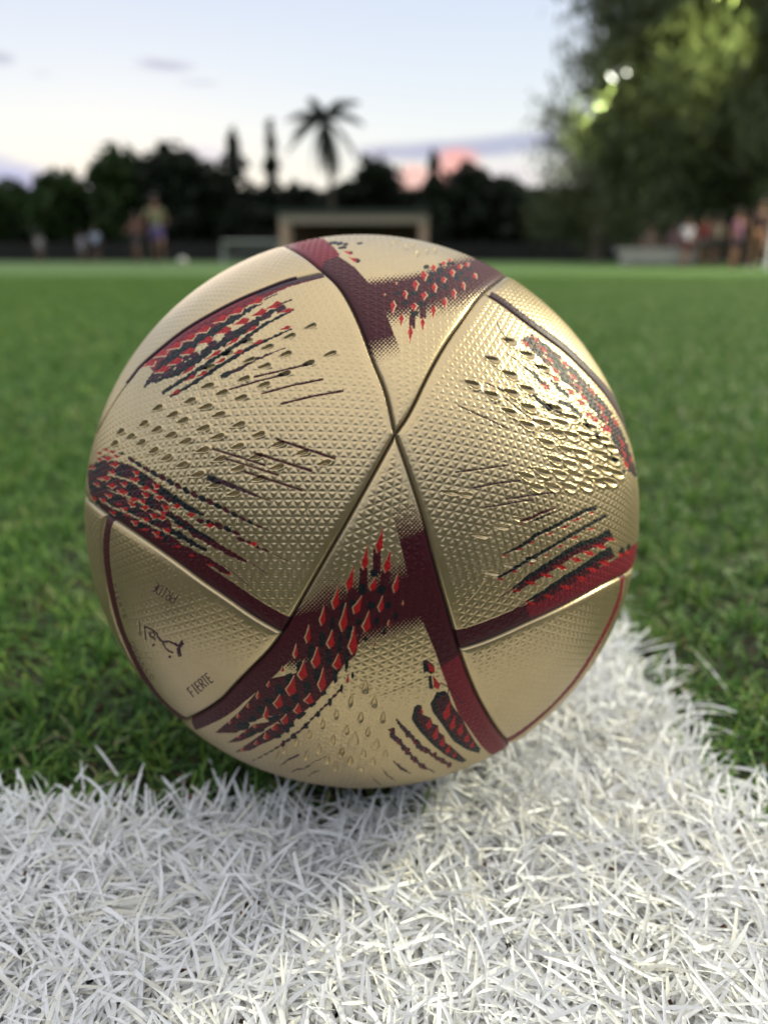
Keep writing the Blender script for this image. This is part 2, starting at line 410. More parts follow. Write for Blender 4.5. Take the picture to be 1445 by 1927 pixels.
class Raster:
    def __init__(s, n): s.n = n; s.k = (n - 1) / (2 * RMAX)
    def g(s, pts): return P2(pts) * s.k + (s.n - 1) / 2
    def fill(s, pts):
        """mask window of a polygon given in photograph coordinates"""
        q = s.g(pts); x0, y0 = np.floor(q.min(0)).astype(int) - 1; x1, y1 = np.ceil(q.max(0)).astype(int) + 2
        x0 = max(x0, 0); y0 = max(y0, 0); x1 = min(x1, s.n); y1 = min(y1, s.n)
        if x1 <= x0 or y1 <= y0: return None
        X, Y = np.meshgrid(np.arange(x0, x1), np.arange(y0, y1)); ins = np.zeros(X.shape, bool)
        for (ax, ay), (bx, by) in zip(q, np.roll(q, -1, 0)):
            if ay == by: continue
            c = ((ay > Y) != (by > Y)) & (X < (bx - ax) * (Y - ay) / (by - ay) + ax)
            ins ^= c
        return (slice(y0, y1), slice(x0, x1)), ins
def dense(pts, step=6.0):
    p = np.asarray(pts, float); o = [p[0]]
    for a, b in zip(p[:-1], p[1:]):
        n = max(1, int(np.hypot(*(b - a)) / step))
        for i in range(1, n + 1): o.append(a + (b - a) * i / n)
    return np.array(o)
def resample(pts, step):
    p = np.asarray(pts, float); L_ = np.concatenate([[0], np.cumsum(np.hypot(*np.diff(p, axis=0).T))]); n = max(2, int(round(L_[-1] / step)) + 1)
    s = np.linspace(0, L_[-1], n); return np.stack([np.interp(s, L_, p[:, 0]), np.interp(s, L_, p[:, 1])], 1)
def smooth_line(pts, it=2):
    p = np.asarray(pts, float)
    for _ in range(it):
        q = [p[0]]
        for a, b in zip(p[:-1], p[1:]): q += [a * .75 + b * .25, a * .25 + b * .75]
        q.append(p[-1]); p = np.array(q)
    return p
def Z(s, ox, oy, pts):
    p = np.asarray(pts, float); r = p.copy(); r[..., 0] = p[..., 0] / s + ox; r[..., 1] = p[..., 1] / s + oy
    return r
# seams
V0 = [744, 816]
S1 = smooth_line([V0, [727, 735], [705, 684], [691, 646], [668, 587], [639, 536], [608, 509], [575, 481], [540, 462], [490, 440], [430, 425]])
S2 = smooth_line([V0, [772, 776], [806, 703], [840, 643], [875, 596], [905, 552], [943, 524], [975, 500], [1010, 470]])
S3 = smooth_line([V0, [698, 900], [652, 982], [607, 1060], [567, 1130], [531, 1193], [504, 1229], [473, 1259], [442, 1290], [415, 1320], [380, 1342], [345, 1358], [300, 1380], [250, 1410]])
S4 = smooth_line([V0, [760, 860], [775, 905], [796, 970], [813, 1040], [833, 1113], [859, 1203], [872, 1247], [897, 1310], [929, 1366], [957, 1400], [985, 1430], [1020, 1460]])
S5 = smooth_line([[531, 1193], [477, 1163], [424, 1125], [378, 1094], [333, 1060], [279, 1022], [234, 991], [199, 968], [165, 942], [135, 918], [100, 890]])
S6 = smooth_line([[199, 968], [190, 1010], [192, 1060], [203, 1122], [218, 1180], [244, 1240], [270, 1286], [302, 1328], [345, 1360]])
S7 = smooth_line([[608, 510], [560, 521], [534, 528], [499, 542], [452, 561], [394, 591], [346, 620], [307, 651], [266, 686], [249, 709], [232, 729], [205, 770], [175, 830]])
S8 = smooth_line([[863, 1224], [901, 1213], [942, 1197], [995, 1172], [1049, 1148], [1103, 1121], [1144, 1098], [1177, 1083], [1205, 1062], [1235, 1035]])
S9 = smooth_line([[1178, 1083], [1171, 1129], [1144, 1190], [1098, 1270], [1050, 1325], [1000, 1370], [957, 1400]])
S10 = smooth_line([[908, 549], [940, 567], [973, 593], [1019, 627], [1058, 655], [1087, 683], [1117, 714], [1142, 744], [1163, 778], [1176, 806], [1191, 850], [1206, 900], [1225, 960], [1240, 1000]])
def cut(S, p):                                # index of the point of S closest to p
    return int(np.argmin(np.hypot(S[:, 0] - p[0], S[:, 1] - p[1])))
i1, i2, i3, i4, i5 = cut(S1, (608, 510)), cut(S2, (908, 549)), cut(S3, (531, 1193)), cut(S4, (863, 1224)), cut(S5, (199, 968))
i4e, i3e = cut(S4, (957, 1400)), cut(S3, (345, 1358))
i8 = cut(S8, (1178, 1083))
cat_ = lambda *a: np.concatenate([np.atleast_2d(np.asarray(x, float)) for x in a])
PAN = {
 'left': cat_(S1[:i1], S7, [[130, 860]], S5[::-1], S3[:i3][::-1]),
 'right': cat_(S2[:i2], S10, S8[::-1], S4[:i4][::-1]),
 'bottom': cat_(S3, [[200, 1500], [350, 1640], [686, 1720], [950, 1640], [1080, 1520]], S4[::-1]),
 'top': cat_(S1, [[400, 300], [686, 200], [980, 280], [1060, 420]], S2[::-1]),
 'lowleft': cat_(S5[:i5], S6, S3[i3:i3e][::-1]),
 'lowright': cat_(S8[:i8], S9, S4[i4:i4e][::-1]),
 'farleft': cat_(S5[i5:], [[40, 1000], [40, 1300], [180, 1480]], S3[i3e:][::-1], S6[::-1]),
 'topleft': cat_(S7, [[90, 760], [150, 500], [330, 330]], S1[i1:][::-1]),
 'topright': cat_(S10, [[1330, 860], [1290, 600], [1140, 420]], S2[i2:][::-1]),
 'farright': cat_(S8[i8:], [[1340, 1090], [1280, 1350], [1130, 1500]], S4[i4e:][::-1], S9[::-1]),
}
names = list(PAN)
RL = Raster(NG); PID = np.full((NG, NG), -1, int)
for k, nm in enumerate(names):
    r = RL.fill(dense(PAN[nm], 8))
    if r is None: continue
    w_, m_ = r; sub = PID[w_]; sub[m_ & (sub < 0)] = k
# what is left beyond the rim goes to its nearest neighbour by angle
PH = np.arctan2(-(PY - 962.5), PX - 686)
for lo, hi, k in ((-3.2, -2.62, 6), (-2.62, -0.95, 2), (-0.95, 0.0, 9), (0.0, 0.9, 8), (0.9, 2.2, 3), (2.2, 3.05, 7), (3.05, 3.2, 6)):
    PID[(PID < 0) & (PH >= lo) & (PH < hi)] = k
def seam_dist(lines, win=0.010):
    D = np.full((NG, NG), 1.0, np.float32)
    for S in lines:
        S = dense(S, 5); q = RL.g(S)
        uv = P2(S); rho = np.hypot(uv[:, 0], uv[:, 1]); th = np.arcsin(np.clip(KK * rho, 0, 1)) / KK; ph = np.arctan2(uv[:, 1], uv[:, 0])
        n3 = (np.cos(th)[:, None] * A_ + np.sin(th)[:, None] * (np.cos(ph)[:, None] * r_v + np.sin(ph)[:, None] * t_v)) * R
        wn = int(win / R / H) + 2
        for a, b, ga, gb in zip(n3[:-1], n3[1:], q[:-1], q[1:]):
            x0 = int(max(min(ga[0], gb[0]) - wn, 0)); x1 = int(min(max(ga[0], gb[0]) + wn, NG))
            y0 = int(max(min(ga[1], gb[1]) - wn, 0)); y1 = int(min(max(ga[1], gb[1]) + wn, NG))
            if x1 <= x0 or y1 <= y0: continue
            Pn = NN[y0:y1, x0:x1] * R; ab = b - a; t = np.clip(((Pn - a) @ ab) / max(ab @ ab, 1e-12), 0, 1)
            d = np.linalg.norm(Pn - (a + t[..., None] * ab), axis=2)
            np.minimum(D[y0:y1, x0:x1], d, out=D[y0:y1, x0:x1])
    return D
SD = seam_dist([S1, S2, S3, S4, S5, S6, S7, S8, S9, S10])

# ---- relief
HGT = np.zeros((NG, NG), np.float32)
def lattice(k, centre, ang, amp, s=0.00245):
    m = PID == k
    uv = P2([centre])[0]; rho = math.hypot(*uv); th = math.asin(KK * rho) / KK; ph = math.atan2(uv[1], uv[0])
    c = math.cos(th) * A_ + math.sin(th) * (math.cos(ph) * r_v + math.sin(ph) * t_v)
    e1 = math.cos(ang) * r_v + math.sin(ang) * t_v; e1 = e1 - e1.dot(c) * c; e1 /= np.linalg.norm(e1); e2 = np.cross(c, e1)
    n = NN[m]; dn = np.maximum(n @ c, 0.15)
    gx = (n @ e1); gy = (n @ e2); f = 2 / (1 + dn)                    # stereographic: keeps the cells equilateral
    gx = gx * f * R / s; gy = gy * f * R / s
    q1 = gy; q2 = 0.5 * gy + 0.8660254 * gx; q3 = q2 - q1
    d = np.minimum(np.minimum(0.5 - np.abs(q1 - np.floor(q1) - 0.5), 0.5 - np.abs(q2 - np.floor(q2) - 0.5)), 0.5 - np.abs(q3 - np.floor(q3) - 0.5))
    out = np.zeros_like(HGT); out[m] = np.clip(d * 3, 0, 0.92) * amp
    return out
LAT = np.zeros_like(HGT)
rad = math.radians
for k, c, a, amp in ((0, (430, 800), -4, .26), (1, (990, 850), -6, .26), (2, (690, 1180), 83, .24), (3, (740, 580), 88, .22), (4, (370, 1180), 76, .13),
                     (5, (1020, 1230), 32, .22), (6, (170, 1100), 20, .2), (7, (350, 560), 25, .2), (8, (1090, 640), -40, .2), (9, (1150, 1250), 10, .2)):
    LAT += lattice(k, c, rad(a), amp * 0.00112)
edge = np.clip((SD - 0.0012) / 0.0022, 0, 1); edge = edge * edge * (3 - 2 * edge)
LAT *= 0.15 + 0.85 * edge
SUP = np.zeros_like(HGT); DIM = np.zeros_like(HGT)
def dimple(px, py, hw, hh, ang, depth, k=None, soft=1.0):
    q = RL.g([[px, py]])[0]; wn = int(max(hw, hh) * 0.000147 / R / H * 2.6) + 4
    x0, x1, y0, y1 = int(max(q[0] - wn, 0)), int(min(q[0] + wn, NG)), int(max(q[1] - wn, 0)), int(min(q[1] + wn, NG))
    if x1 <= x0 or y1 <= y0: return
    dx = PX[y0:y1, x0:x1] - px; dy = -(PY[y0:y1, x0:x1] - py); c, s = math.cos(ang), math.sin(ang)
    a = (dx * c + dy * s) / hw; b = (-dx * s + dy * c) / hh
    wdt = np.clip(0.62 + 0.45 * a, 0.12, 1.1)
    r2 = a * a + (b / wdt) ** 2
    pr = np.clip(1 - r2, 0, 1) ** (0.6 * soft)
    rim = np.exp(-((np.sqrt(r2) - 1.12) / 0.22) ** 2) * 0.28
    prof = -pr * (0.65 + 0.35 * b) + rim
    sub = DIM[y0:y1, x0:x1]; sub += (prof * depth * 0.001).astype(np.float32)
    ss = SUP[y0:y1, x0:x1]; np.maximum(ss, np.clip(1.6 - r2, 0, 1), out=ss)
zl = [(1130,470),(1025,520),(810,545),(915,575),(710,605),(1005,610),(1230,608),(825,640),(620,675),(900,670),(795,735),(895,765),(615,770),(685,805),(780,830),(525,845),(605,875),(365,880),(670,915),(440,915),(490,945),(770,965),(295,960),(360,988),(592,983),(430,1017),(665,1025),(870,1015),(230,1025),(505,1048),(282,1055),(765,1075),(970,1063),(345,1095),(590,1092),(1090,1105),(410,1130),(675,1137),(860,1125),(485,1167),(768,1185),(965,1178),(1200,1158),(565,1215),(650,1268),(870,1235),(745,1312),(1120,655),(1000,708),(180,1000),(150,1060)]
for p in Z(2.676, 160, 440, zl):
    f = 0.55 + 0.45 * min(1, (p[0] - 200) / 180)
    dimple(p[0], p[1], 14.5 * f, 6.0, rad(16 + (1 - f) * 40), 1.0)
zr = [(450,320),(325,455),(455,565),(580,420),(690,520),(180,635),(320,715),(580,670),(465,700),(450,840),(590,805),(700,925),(580,935),(720,1065),(830,920),(900,1010),(800,990),(870,1120),(965,1140),(1070,1060),(1000,1010),(780,1190),(890,1220),(1000,1210),(1120,1150),(1200,1190),(690,1280),(810,1290),(930,1300),(1050,1300),(1150,1260),(570,1310),(640,1390),(760,1385),(880,1390),(1000,1380),(1100,1350),(780,810),(900,880),(1040,950),(1130,1040),(1190,1100),(1230,1290),(1180,1350)]
for p in Z(3.905, 840, 560, zr): dimple(p[0], p[1], 17, 8.5, rad(-26), 1.05, soft=1.2)
for p in Z(3.705, 820, 900, [(190,115),(300,400),(445,340),(580,285),(380,660),(520,610),(90,100),(640,560)]): dimple(p[0], p[1], 17, 6, rad(-8), 0.7)
zb = [(215,320,30,60),(90,440,22,55),(290,450,28,50),(175,580,25,50),(365,580,25,50),(55,690,25,45),(235,705,22,45),(125,765,35,60),(310,805,28,45),(15,870,25,40),(200,890,25,40),(385,890,25,35),(90,945,30,40),(275,955,28,35),(180,1020,25,22)]
for x, y, a, b in zb:
    p = Z(4.516, 640, 1220, (x, y)); dimple(p[0], p[1], b / 4.516, a / 4.516 * 1.4, rad(-96), 0.95)
for x, y in [(1220,690),(1095,780),(975,870),(1190,920),(860,935),(755,1000),(1065,1000),(1265,1030),(950,1060),(1340,1110),(1140,1095),(1215,1160),(700,1060)]:
    p = Z(4.817, 380, 1200, (x, y)); dimple(p[0], p[1], 10, 6.8, rad(-98), 0.9)
for x, y in [(675,60),(720,62),(775,95),(820,80),(845,135),(905,120),(960,115)]:
    p = Z(3.44, 540, 440, (x, y)); dimple(p[0], p[1], 7, 5, rad(80), 0.6)
HGT = LAT * (1 - SUP) + DIM * (0.3 + 0.7 * edge)
HGT -= 0.0011 * np.exp(-(SD / 0.00045) ** 1.6) + 0.00036 * np.exp(-(SD / 0.0015) ** 2)

# ---- print
NH = NG * 2; RH = Raster(NH); RHOh, PXh, PYh, _n = grid_arrays(NH); del _n
PIDh = np.repeat(np.repeat(PID, 2, 0), 2, 1)
GOLD, MAROON, WINE, RED, BLACK, CREAM, PLUM = range(7)
PALETTE = np.array([(0.565, 0.44, 0.25), (0.060, 0.005, 0.010), (0.19, 0.010, 0.020), (0.44, 0.010, 0.012), (0.006, 0.009, 0.011), (0.66, 0.51, 0.29), (0.045, 0.012, 0.022)], np.float32)
PR = np.zeros((NH, NH), np.uint8)
def paint(pts, c, panel=None):
    r = RH.fill(pts)
    if r is None: return
    w_, m_ = r
    if panel is not None: m_ = m_ & (PIDh[w_] == names.index(panel))
    s = PR[w_]; s[m_] = c
def stroke(pts, wd, c, panel=None, taper=(1, 1), rag=0.0):
    if not isinstance(wd, (list, tuple)) and wd < 4 and panel != 'lowleft': wd = wd * 1.35 + .3
    p = dense(pts, 4); n = len(p); d = np.gradient(p, axis=0); L_ = np.maximum(np.hypot(d[:, 0], d[:, 1]), 1e-6)
    nm = np.stack([-d[:, 1], d[:, 0]], 1) / L_[:, None]; t = np.linspace(0, 1, n)
    wv = np.interp(t, np.linspace(0, 1, len(wd)), wd) / 2 if isinstance(wd, (list, tuple)) else np.full(n, wd / 2)
    wv = wv * np.minimum(1, np.minimum(taper[0] + (1 - taper[0]) * t * 6, taper[1] + (1 - taper[1]) * (1 - t) * 6))
    a = wv * (1 + rag * RNG.normal(0, 1, n)); b = wv * (1 + rag * RNG.normal(0, 1, n))
    paint(np.concatenate([p + nm * a[:, None], (p - nm * b[:, None])[::-1]]), c, panel)
def dist_band(S, wpx, c, panel, c2=None, at_=0.5):
    """band that hugs a seam on one side"""
    S = dense(S, 6); n = len(S)
    w0 = np.interp(np.linspace(0, 1, n), np.linspace(0, 1, len(wpx)), wpx)
    d = np.gradient(S, axis=0); L_ = np.hypot(d[:, 0], d[:, 1]); nm = np.stack([-d[:, 1], d[:, 0]], 1) / L_[:, None]
    for sgn in (1, -1):
        q = S + nm * w0[:, None] * sgn
        if c2 is None: paint(np.concatenate([S, q[::-1]]), c, panel)
        else:
            k = int(n * at_)
            paint(np.concatenate([S[:k + 1], q[:k + 1][::-1]]), c, panel); paint(np.concatenate([S[k:], q[k:][::-1]]), c2, panel)
def kite(x0, y0, x1, y1, hw, c, panel=None, cream=0, sh=0.72):
    """pointed at the first end, widest at sh, blunt at the other"""
    a = np.array([x0, y0], float); b = np.array([x1, y1], float); d = b - a; n = np.array([-d[1], d[0]]) / max(np.hypot(*d), 1e-6)
    def K(o, g): return np.array([a, a + d * 0.45 + n * hw * 0.5 * g, a + d * sh + n * hw * g, b, a + d * sh - n * hw * g, a + d * 0.45 - n * hw * 0.5 * g]) + o
    if cream: paint(K(n * cream, 1.12), CREAM, panel)
    paint(K(0, 1.0), c, panel)
def blob(x, y, hw, hh, c, ang=0.0, panel=None, n=11, rag=0.12):
    t = np.linspace(0, 2 * PI, n, endpoint=False); r = 1 + RNG.normal(0, rag, n)
    u = np.sign(np.cos(t)) * np.abs(np.cos(t)) ** 0.75 * hw * r; v = np.sign(np.sin(t)) * np.abs(np.sin(t)) ** 0.75 * hh * r
    c_, s_ = math.cos(ang), math.sin(ang)
    paint(np.stack([x + u * c_ - v * s_, y + u * s_ + v * c_], 1), c, panel)
def halftone(dens, bb, c, panel, pitch=5.4, rot=45):
    x0, y0, x1, y1 = bb
    q = RH.g([[x0, y0], [x1, y0], [x1, y1], [x0, y1]]); a0, b0 = np.floor(q.min(0)).astype(int); a1, b1 = np.ceil(q.max(0)).astype(int)
    w_ = (slice(max(b0, 0), b1), slice(max(a0, 0), a1)); X, Y = PXh[w_], PYh[w_]
    D = dens(X, Y); c_, s_ = math.cos(rad(rot)), math.sin(rad(rot)); k = 2 * PI / pitch
    f = (np.cos((X * c_ + Y * s_) * k) + np.cos((-X * s_ + Y * c_) * k) + 2) / 4
    m = (f > 1 - D) & (D > 0.02) & (PIDh[w_] == names.index(panel)); s = PR[w_]; s[m] = c
I = lambda x, xs, ys: np.interp(x, xs, ys)

# bands along the seams
dist_band(S5[:cut(S5, (180, 955))], [34, 33, 32, 36, 30], MAROON, 'left')
dist_band(S7[:cut(S7, (266, 686))][::1], [12, 15, 20, 27, 30, 26], WINE, 'left')
dist_band(S7[:cut(S7, (470, 555))], [12, 12, 9], PLUM, 'left')
dist_band(S3[i3 - 1:cut(S3, (345, 1358))], [40, 40, 38, 30, 24], MAROON, 'bottom')
B4 = cat_([[738, 967], [751, 1017], [767, 1080], [780, 1125], [794, 1168], [819, 1227], [830, 1260], [846, 1302], [861, 1340], [884, 1373], [906, 1404], [935, 1430]])
sd4 = cut(S4, (790, 950))
paint(cat_(B4[1:], S4[cut(S4, (800, 990)):][::-1]), MAROON, 'bottom')
halftone(lambda X, Y: np.where((X > I(Y, B4[:, 1], B4[:, 0])) & (Y > 950 - (X - 738) * 0.25), np.clip((Y - 935) / 95, 0, 1), 0), (725, 935, 820, 1045), MAROON, 'bottom')
paint(cat_([[829, 1256]], B4[B4[:, 1] > 1257], S4[cut(S4, (868, 1236)):][::-1]), WINE, 'bottom')
def dens_b(X, Y):
    up = (Y - I(X, [520, 585, 613, 652, 676, 753, 775], [1180, 1098, 1060, 1076, 1062, 1030, 1026])) / np.maximum(I(X, [520, 560, 600, 640, 676, 720, 775], [1175, 1160, 1152, 1132, 1118, 1105, 1085]) - I(X, [520, 585, 613, 652, 676, 753, 775], [1180, 1098, 1060, 1076, 1062, 1030, 1026]), 12)
    lo = (I(X, [520, 560, 600, 656, 800], [1258, 1268, 1262, 1236, 1188]) - Y) / np.maximum(I(X, [520, 560, 600, 656, 800], [1258, 1268, 1262, 1236, 1188]) - I(X, [520, 560, 600, 672, 792], [1240, 1240, 1228, 1192, 1156]), 12)
    return np.clip(np.minimum(up, lo), 0, 1) * (X < I(Y, B4[:, 1], B4[:, 0]) + 3) * 1.0
halftone(dens_b, (515, 1020, 830, 1280), MAROON, 'bottom')
# top panel
B5 = cat_([[560, 448], [600, 452], [639, 484], [668, 504], [688, 527], [705, 555], [726, 591], [741, 629], [754, 664], [757, 672]])
paint(cat_(S1[cut(S1, (700, 668)):][::1], B5[:-1]), MAROON, 'top')
paint(cat_([[714, 640], [741, 629], [757, 672], [716, 690], [700, 668]]), GOLD, 'top')
paint(cat_([[690, 640], [743, 636], [757, 672], [700, 690]]), GOLD, 'top')
halftone(lambda X, Y: np.where((X < I(Y, B5[:, 1], B5[:, 0])), np.clip((690 - Y - (X - 700) * 0.35) / 55, 0, 1), 0), (670, 615, 765, 700), MAROON, 'top')
paint(cat_(S1[cut(S1, (603, 505)):cut(S1, (520, 452))], [[560, 440], [600, 445], [640, 480], [610, 492]]), WINE, 'top')
def dens_t(X, Y):
    t0 = I(X, [688, 787, 860, 940, 1000], [522, 509, 478, 470, 480]); t1 = I(X, [688, 772, 860, 940, 1000], [540, 528, 500, 480, 490])
    b1 = I(X, [690, 726, 801, 883, 950], [585, 583, 570, 542, 530]); b0 = I(X, [690, 740, 772, 831, 871, 950], [620, 618, 606, 598, 590, 560])
    return np.clip(np.minimum((Y - t0) / np.maximum(t1 - t0, 6), (b0 - Y) / np.maximum(b0 - b1, 8)), 0, 1) * (X > I(Y, B5[:, 1], B5[:, 0]) - 3)
halftone(dens_t, (686, 470, 1000, 625), MAROON, 'top')
# triangles
dist_band(S6, [17, 15, 13, 12, 10], MAROON, 'lowleft')
dist_band(S8[:i8 + 12], [38, 36, 34, 34, 36, 38], MAROON, 'right', c2=WINE, at_=0.36)
dist_band(S9, [9, 9, 9, 8, 10], WINE, 'lowright')
dist_band(S10[3:], [9, 10, 10, 9, 8], PLUM, 'topright')
dist_band(S7[6:cut(S7, (232, 729))], [3, 3, 3], PLUM, 'topleft')

# left panel, upper streaks (marks measured on a 2.676x enlargement)
zl3 = lambda pts: Z(2.676, 160, 440, pts)
def streak(pts, w_, cols=(BLACK, RED), hw=12, every=34, reds=True, off_=(0, -1)):
    q = smooth_line(pts, 2); stroke(q, w_, cols[0], 'left' if q[0][0] < 700 else 'right', rag=0.18)
    if reds:
        d = dense(q, every)
        for i in range(len(d) - 1):
            a, b = d[i], d[i + 1]; o = np.array(off_) * w_ * 0.55 + RNG.normal(0, 0.5, 2)
            kite(*(a + o), *(a + (b - a) * RNG.uniform(0.7, 1.05) + o), hw * RNG.uniform(.7, 1.1), cols[1], cream=0)
stroke(zl3([(300,775),(400,650),(560,545),(700,460),(800,395),(895,345)]), [4, 14, 17, 15, 12, 4], BLACK, 'left', rag=.2)
stroke(zl3([(350,750),(470,690),(540,650),(640,580),(740,520),(840,460),(910,410),(975,372)]), [5, 13, 15, 14, 14, 14, 12, 5], BLACK, 'left', rag=.25)
stroke(zl3([(330,740),(400,690),(480,640),(560,600)]), [10, 14, 12, 4], PLUM, 'left', rag=.4)
for x, y in [(320,650),(380,600),(450,560),(520,520),(590,480),(680,425),(760,385),(860,335)]:
    p = zl3([(x - 42, y + 26), (x + 42, y - 12)]); kite(*p[0], *p[1], 6.5, RED, 'left', cream=1.5)
for x, y in [(390,680),(455,640),(520,590),(610,535),(700,485),(790,440),(880,395),(955,358)]:
    p = zl3([(x - 46, y + 22), (x + 40, y - 10)]); kite(*p[0], *p[1], 7.0, RED, 'left', cream=1.5)
    p = zl3((x + 30, y + 22)); blob(p[0], p[1], 10, 6, PLUM, rad(-28), 'left')
stroke(zl3([(390,805),(520,720),(640,640),(780,550),(900,460),(1052,382)]), [6, 7, 8, 7, 6, 3], BLACK, 'left', rag=.2)
stroke(zl3([(430,822),(560,745),(700,655),(840,570),(1042,480)]), [6, 7, 7, 6, 3], BLACK, 'left', rag=.2)
for pts in ([(470,722),(560,662)],[(600,640),(690,585)],[(700,575),(780,520)],[(800,505),(870,462)],[(960,402),(1055,378)],[(500,745),(560,712)],[(560,725),(620,690)],[(650,658),(710,628)],[(740,610),(800,585)],[(840,560),(900,535)],[(980,485),(1040,468)],[(430,815),(480,785)]):
    p = zl3(pts); kite(*p[0], *p[1], 3.6, RED, 'left')
stroke(zl3([(685,722),(760,690),(850,640),(940,602)]), [8, 6, 5, 3], PLUM, 'left', rag=.3); blob(*zl3((710, 712)), 9, 5, BLACK, rad(-20), 'left')
for pts, w_ in (([(940,602),(1010,575)], 1.2), ([(850,722),(1000,688),(1150,652)], 2.6), ([(725,786),(880,740),(1030,704)], 2.4), ([(890,806),(1040,765),(1200,733)], 2.6), ([(985,858),(1140,820),(1302,791)], 2.8), ([(900,335),(970,302)], 1.3), ([(965,362),(1042,333)], 1.6),
                ([(965,1035),(1100,1080),(1262,1133)], 3.4), ([(850,1103),(1000,1150),(1145,1196)], 3.6), ([(640,1083),(780,1125),(910,1168)], 2.8), ([(700,1130),(840,1173),(977,1217)], 2.8), ([(800,1197),(950,1245),(1097,1293)], 3.2), ([(860,1320),(935,1348)], 1.4)):
    stroke(zl3(pts), w_, MAROON, 'left', rag=.08)
blob(*zl3((1118, 656)), 10, 3, BLACK, rad(-12), 'left'); blob(*zl3((998, 710)), 10, 3, BLACK, rad(-12), 'left')
stroke(zl3([(615,1225),(660,1242),(760,1275),(860,1318),(905,1335)]), [11, 10, 8, 6, 1.5], PLUM, 'left', rag=.25); blob(*zl3((645, 1232)), 9, 6, BLACK, rad(20), 'left')
# left panel, lower comb (3.705x enlargement)
zl8 = lambda pts: Z(3.705, 170, 820, pts)
def dashes(pts, w_, step, seq, panel, gap=0.78, ang=None, z=None, sq=0.5):
    q = resample(z(pts), step)
    for i in range(len(q) - 1):
        a, b = q[i], q[i + 1]; d = b - a; c = seq[i % len(seq)]
        if c is None: continue
        t = i / max(1, len(q) - 2); ww = np.interp(t, np.linspace(0, 1, len(w_)), w_) / 2
        n = np.array([-d[1], d[0]]) / np.hypot(*d)
        paint(np.array([a - n * ww * .5, a + d * .35 + n * ww * -1.05, b - n * ww * .35 + d * (gap - 1) * .3, b + n * ww * .45, a + d * .55 + n * ww, a + n * ww * .4]) + RNG.normal(0, .5, (6, 2)), c, panel)
dashes([(265,150),(400,240),(520,300),(600,345),(720,410),(850,470),(1000,545),(1110,605),(1262,665)], [8, 11, 12, 12, 11, 9, 4], 17, [MAROON, BLACK], 'left', z=zl8)
stroke(zl8([(300,215),(450,350),(560,425),(680,500),(795,555)]), [8, 12, 15, 13, 5], BLACK, 'left', rag=.2)
dashes([(740,590),(860,610),(1000,670),(1050,690)], [10, 14, 8], 17, [MAROON, BLACK], 'left', z=zl8)
dashes([(1020,715),(1140,750),(1140,770),(1258,815)], [9, 9, 6], 18, [MAROON, MAROON], 'left', z=zl8)
stroke(zl8([(280,420),(400,480),(500,530),(640,605),(760,690),(900,775),(1050,860),(1092,878)]), [14, 15, 15, 15, 14, 11, 6], MAROON, 'left', rag=.2)
stroke(zl8([(500,500),(560,570),(680,640),(800,700),(880,740)]), [4, 9, 8, 8, 3], BLACK, 'left', rag=.3)
stroke(zl8([(250,570),(350,625),(450,675),(560,735),(700,815),(840,880),(975,965)]), [10, 14, 15, 14, 14, 13, 7], MAROON, 'left', rag=.15)
stroke(zl8([(430,600),(560,670),(700,740),(815,800)]), [5, 12, 12, 6], BLACK, 'left', rag=.35)
for pts, w_ in (([(1278,825),(1382,877)], 1.8), ([(1115,880),(1240,967)], 1.8), ([(930,895),(1105,1046)], 1.6)): stroke(zl8(pts), w_, MAROON, 'left')
# the dense checker near the rim: rows of red kites between black and maroon lozenges
LA = zl8([(-10,215),(110,160),(255,190),(400,270),(520,370)]); LB = zl8([(5,430),(110,545),(270,610),(420,690),(600,770)])
LJ = np.concatenate([dense(LA, 5), dense(LB, 5)[::-1]]); paint(LJ + RNG.normal(0, 1.8, LJ.shape), PLUM, 'left')
for x, y in [(60,120),(105,95),(150,110),(95,145),(180,140),(60,160),(215,120)]: kite(*zl8((x - 24, y)), *zl8((x + 30, y + 8)), 3.6, [RED, BLACK, MAROON][(x // 5) % 3], 'left', sh=.5)
for j in range(7):
    t = (j + .5) / 7; q = resample(LA * (1 - t) + LB * t, 15); off_j = (j % 2) * .5
    if j % 2 == 0: stroke(q[2:] + [4, -8], [3, 4, 4, 2], GOLD, 'left', rag=.5)
    for i in range(len(q) - 1):
        d = q[i + 1] - q[i]; k = (i + j) % 3; p_ = q[i] + d * off_j; sz = 3.2 + 3.2 * i / len(q)
        if k == 0: kite(*(p_ - d * .1), *(p_ + d * 1.15), sz + 1, RED, 'left', cream=1.3, sh=.55)
        elif k == 1: blob(*(p_ + d * .5), 9, sz + .6, BLACK, math.atan2(d[1], d[0]), 'left', rag=.2)
        else: blob(*(p_ + d * .5), 8, sz, MAROON, math.atan2(d[1], d[0]), 'left', rag=.25)
for x, y in [(310,300),(380,360),(230,390),(300,440),(480,425),(380,495),(600,485),(700,545),(500,565),(150,340),(110,290),(170,195),(120,150),(830,620),(1135,748)]:
    p = zl8([(x - 38, y + 6), (x + 38, y + 6)]); kite(*p[0], *p[1], 6.0, RED, 'left', cream=1.2, sh=.55)
for pts in ([(330,655),(420,655)],[(440,708),(520,712)],[(585,632),(650,638)],[(570,768),(640,775)],[(680,832),(735,838)],[(800,898),(870,904)],[(940,965),(985,968)],[(160,470),(230,480)],[(230,545),(290,560)]):
    p = zl8(pts); kite(*p[0], *p[1], 2.4, RED, 'left', sh=.5)

